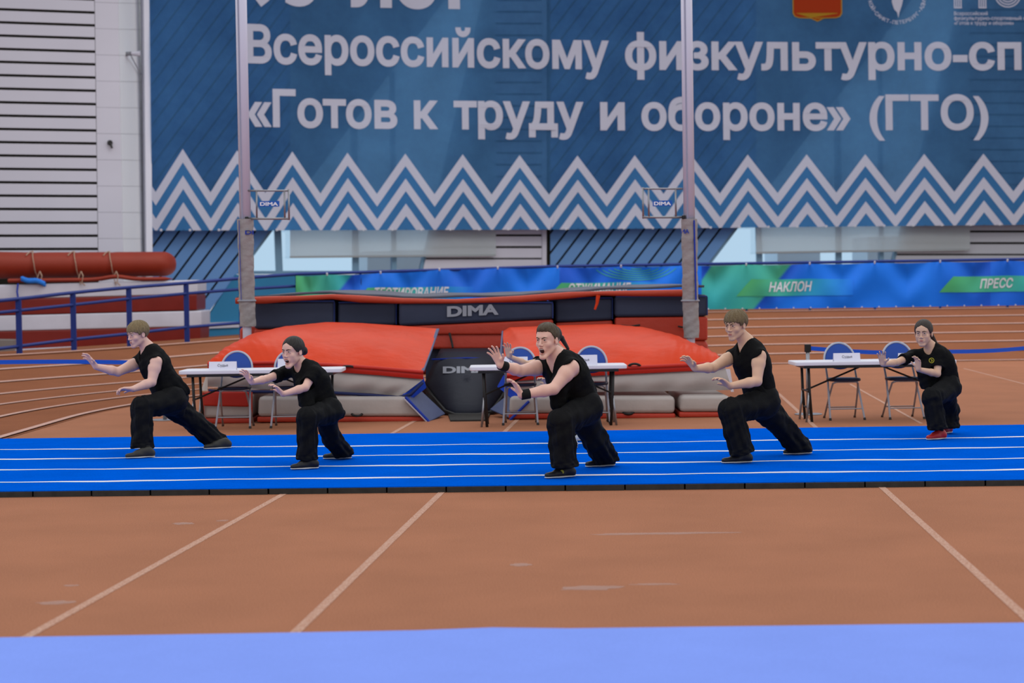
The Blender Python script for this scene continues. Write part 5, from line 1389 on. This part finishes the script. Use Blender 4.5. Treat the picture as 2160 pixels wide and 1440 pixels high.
PEOPLE = [
 dict(label='young man with fair fringe in black sleeveless top, lunging leftmost of the six', foot=(298, 964), face=46, nod=10, skin='pale', hair=('fringe', 'fair'), hs=1.04,
  j=dict(head=(291, 705, .44), neck=(312, 735, .50), shR=(292, 764, .64), shL=(328, 764, .32), elL=(320, 806, .24), wrL=(281, 820, .10), elR=(249, 784, .44), wrR=(202, 773, .30),
         hipL=(366, 846, .38), hipR=(352, 846, .56), knF=(300, 859, .08), anF=(300, 944, .04), knR=(414, 893, .80), anR=(461, 936, .90)),
  vneck=(302, 757, .36), hem=(340, 842, .46), hemdir=(.15, 0, -1), sash=[], shirt=[((385, 825, .46), .07, (350, 790, .46), .09)], trou=[((385, 838, .5), .06, (375, 862, .5), .08)],
  handR=((-.62, -.10, .85), fdir(40)+Vector((0, 0, -.3)), .30, .28), handL=((-1, -.2, .05), (-.25, -.3, -.9), [.75, .65, .55, .5], .05), shoeF=(324, 963, 266, 968), shoeR=(486, 944, 431, 948), shoe='grey', legw=1.06),
 dict(label='young woman with dark bun and open mouth, black t-shirt, lunging second from left', foot=(645, 988), face=56, nod=4, fem=True, skin='pale', hair=('bun', 'dark'), hs=1.06, mouth=.75, sleeve=.62,
  j=dict(head=(618, 742, .30), neck=(637, 769, .36), shR=(601, 786, .46), shL=(661, 786, .24), elL=(644, 817, .12), wrL=(597, 831, .04), elR=(562, 799, .26), wrR=(531, 806, .08),
         hipL=(697, 868, .28), hipR=(683, 868, .44), knF=(650, 880, -.02), anF=(648, 968, .0), knR=(700, 925, .66), anR=(726, 956, .86)),
  hem=(672, 858, .36), hemdir=(-.12, 0, -1), shirt=[((668, 835, .34), .12, (650, 800, .34), .11), ((648, 856, .16), .07, (642, 815, .22), .075)], trou=[((700, 866, .4), .08, (716, 872, .44), .055)], sash=[((698, 846, .34), .04, (722, 872, .38), .022)],
  handR=((-.42, -.25, .72), fdir(50)+Vector((0, 0, -.2)), .30, .30), handL=((-.6, -.3, .75), (-.8, -.4, -.4), .45, .12), shoeF=(671, 987, 613, 991), shoeR=(742, 965, 680, 970), legw=1.02),
 dict(label='shouting man with black wristbands and v-neck sleeveless top, lunging in the centre foreground', foot=(1188, 1008), face=56, vd=.135, nod=2, skin='pale', hair=('short', 'short'), hs=1.10, mouth=1.0, frown=1, bulk=1.10,
  j=dict(head=(1155, 718, .24), neck=(1175, 751, .31), shR=(1142, 774, .44), shL=(1204, 775, .16), elL=(1168, 820, .06), wrL=(1100, 833, .0), elR=(1098, 782, .22), wrR=(1056, 770, .02),
         hipL=(1238, 862, .32), hipR=(1222, 862, .48), knF=(1184, 890, .02), anF=(1190, 984, .02), knR=(1254, 925, .66), anR=(1278, 968, .90)),
  vneck=(1156, 781, .12), hem=(1205, 866, .3), hemdir=(-.05, 0, -1), sash=[((1244, 846, .34), .05, (1266, 872, .36), .026)], shirt=[((1238, 838, .36), .085, (1215, 790, .3), .10), ((1178, 850, .2), .07, (1180, 810, .2), .09)], trou=[((1248, 850, .42), .06, (1258, 872, .44), .045)],
  handR=((-.45, -.10, 1.0), fdir(58)+Vector((0, 0, -.05)), .26, .24), handL=((-.50, -.1, .95), (-.9, -.35, -.3), .38, .08), bands=[('elL', 'wrL'), ('elR', 'wrR')], shoeF=(1214, 1003, 1148, 1011), shoeR=(1298, 979, 1233, 988), logo='shoe', legw=1.12, h=.0044),
 dict(label='young man with brown bowl fringe in black v-neck sleeveless top, lunging right of centre', foot=(1555, 977), face=49, nod=8, skin='warm', hair=('fringe', 'brown'), hs=1.08, frown=1, faded=False,
  j=dict(head=(1552, 686, .24), neck=(1575, 722, .30), shR=(1545, 752, .44), shL=(1601, 751, .15), elL=(1597, 804, .06), wrL=(1540, 814, .02), elR=(1504, 775, .22), wrR=(1466, 777, .04),
         hipL=(1614, 850, .26), hipR=(1602, 850, .42), knF=(1542, 866, -.02), anF=(1565, 956, .0), knR=(1652, 901, .62), anR=(1686, 944, .74)),
  vneck=(1560, 741, .10), hem=(1600, 832, .28), hemdir=(.15, 0, -1), shirt=[], trou=[],
  sash=[((1622, 816, .26), .045, (1638, 862, .30), .028), ((1600, 820, .20), .06, (1618, 850, .16), .05)],
  handR=((-.55, -.15, .70), fdir(40)+Vector((0, 0, -.5)), .42, .26), handL=((-.85, -.2, .65), (-.7, -.35, -.6), .45, .10), shoeF=(1588, 973, 1520, 979), shoeR=(1714, 955, 1650, 960), legw=1.12, h=.0044),
 dict(label='girl with dark ponytail, black t-shirt and red shoes, lunging rightmost', foot=(1975, 927), face=64, nod=4, fem=True, skin='warm', hair=('pony', 'dbrown'), hs=1.07, sleeve=.66,
  j=dict(head=(1948, 703, .30), neck=(1964, 733, .36), shR=(1924, 750, .44), shL=(1980, 748, .26), elL=(1977, 788, .18), wrL=(1937, 779, .08), elR=(1892, 764, .22), wrR=(1862, 768, .06),
         hipL=(2002, 818, .30), hipR=(1990, 820, .46), knF=(1966, 838, .0), anF=(1977, 904, .0), knR=(2003, 866, .66), anR=(2002, 898, .66)),
  hem=(1985, 820, .36), hemdir=(0, 0, -1), shirt=[((1960, 812, .3), .085, (1955, 780, .32), .10), ((1995, 800, .4), .08, (1980, 780, .36), .09)], trou=[((2002, 806, .44), .09, (1995, 800, .44), .08)],
  handR=((-.14, -.30, .85), fdir(68)+Vector((0, 0, 0)), .28, .16), handL=((-.08, -.2, .95), (-.8, -.6, .1), .5, .12), shoeF=(1998, 924, 1951, 929), shoeR=(2010, 912, 1975, 915), shoe='red', logo='chest', logop=(1965, 760, .165), legw=1.08, tail=(-.085, -.150, -.115), tail0=(-.03, -.128, -.004)),
 dict(label='woman with ponytail and white trainers, mostly hidden behind the shouting man', foot=(1206, 943), face=50, nod=2, fem=True, skin='warm', hair=('pony', 'dark'), hs=1.0, sleeve=.5,
  j=dict(head=(1164, 714, .34), neck=(1186, 748, .40), shR=(1152, 762, .50), shL=(1205, 758, .30), elL=(1190, 800, .22), wrL=(1160, 812, .15), elR=(1110, 768, .28), wrR=(1074, 752, .10),
         hipL=(1238, 832, .34), hipR=(1226, 832, .50), knF=(1186, 842, .0), anF=(1200, 918, .04), knR=(1238, 880, .7), anR=(1245, 905, .85)),
  hem=(1220, 825, .4), hemdir=(0, 0, -1), shirt=[((1222, 800, .42), .08, (1200, 770, .38), .09)],
  handR=((-.12, -.25, .9), fdir(60), .28, .20), handL=((-.5, -.2, .5), (-.6, -.5, -.5), .5, .08), shoeF=(1217, 943, 1175, 949), shoeR=(1232, 927, 1205, 931), shoe='white', tail=(-.07, -.165, -.110), tail0=(-.02, -.13, .0), legw=.9, h=.0055),
]
import time as _t
for d_ in PEOPLE:
    t_ = _t.time(); person(d_); print('person', round(_t.time()-t_, 2))
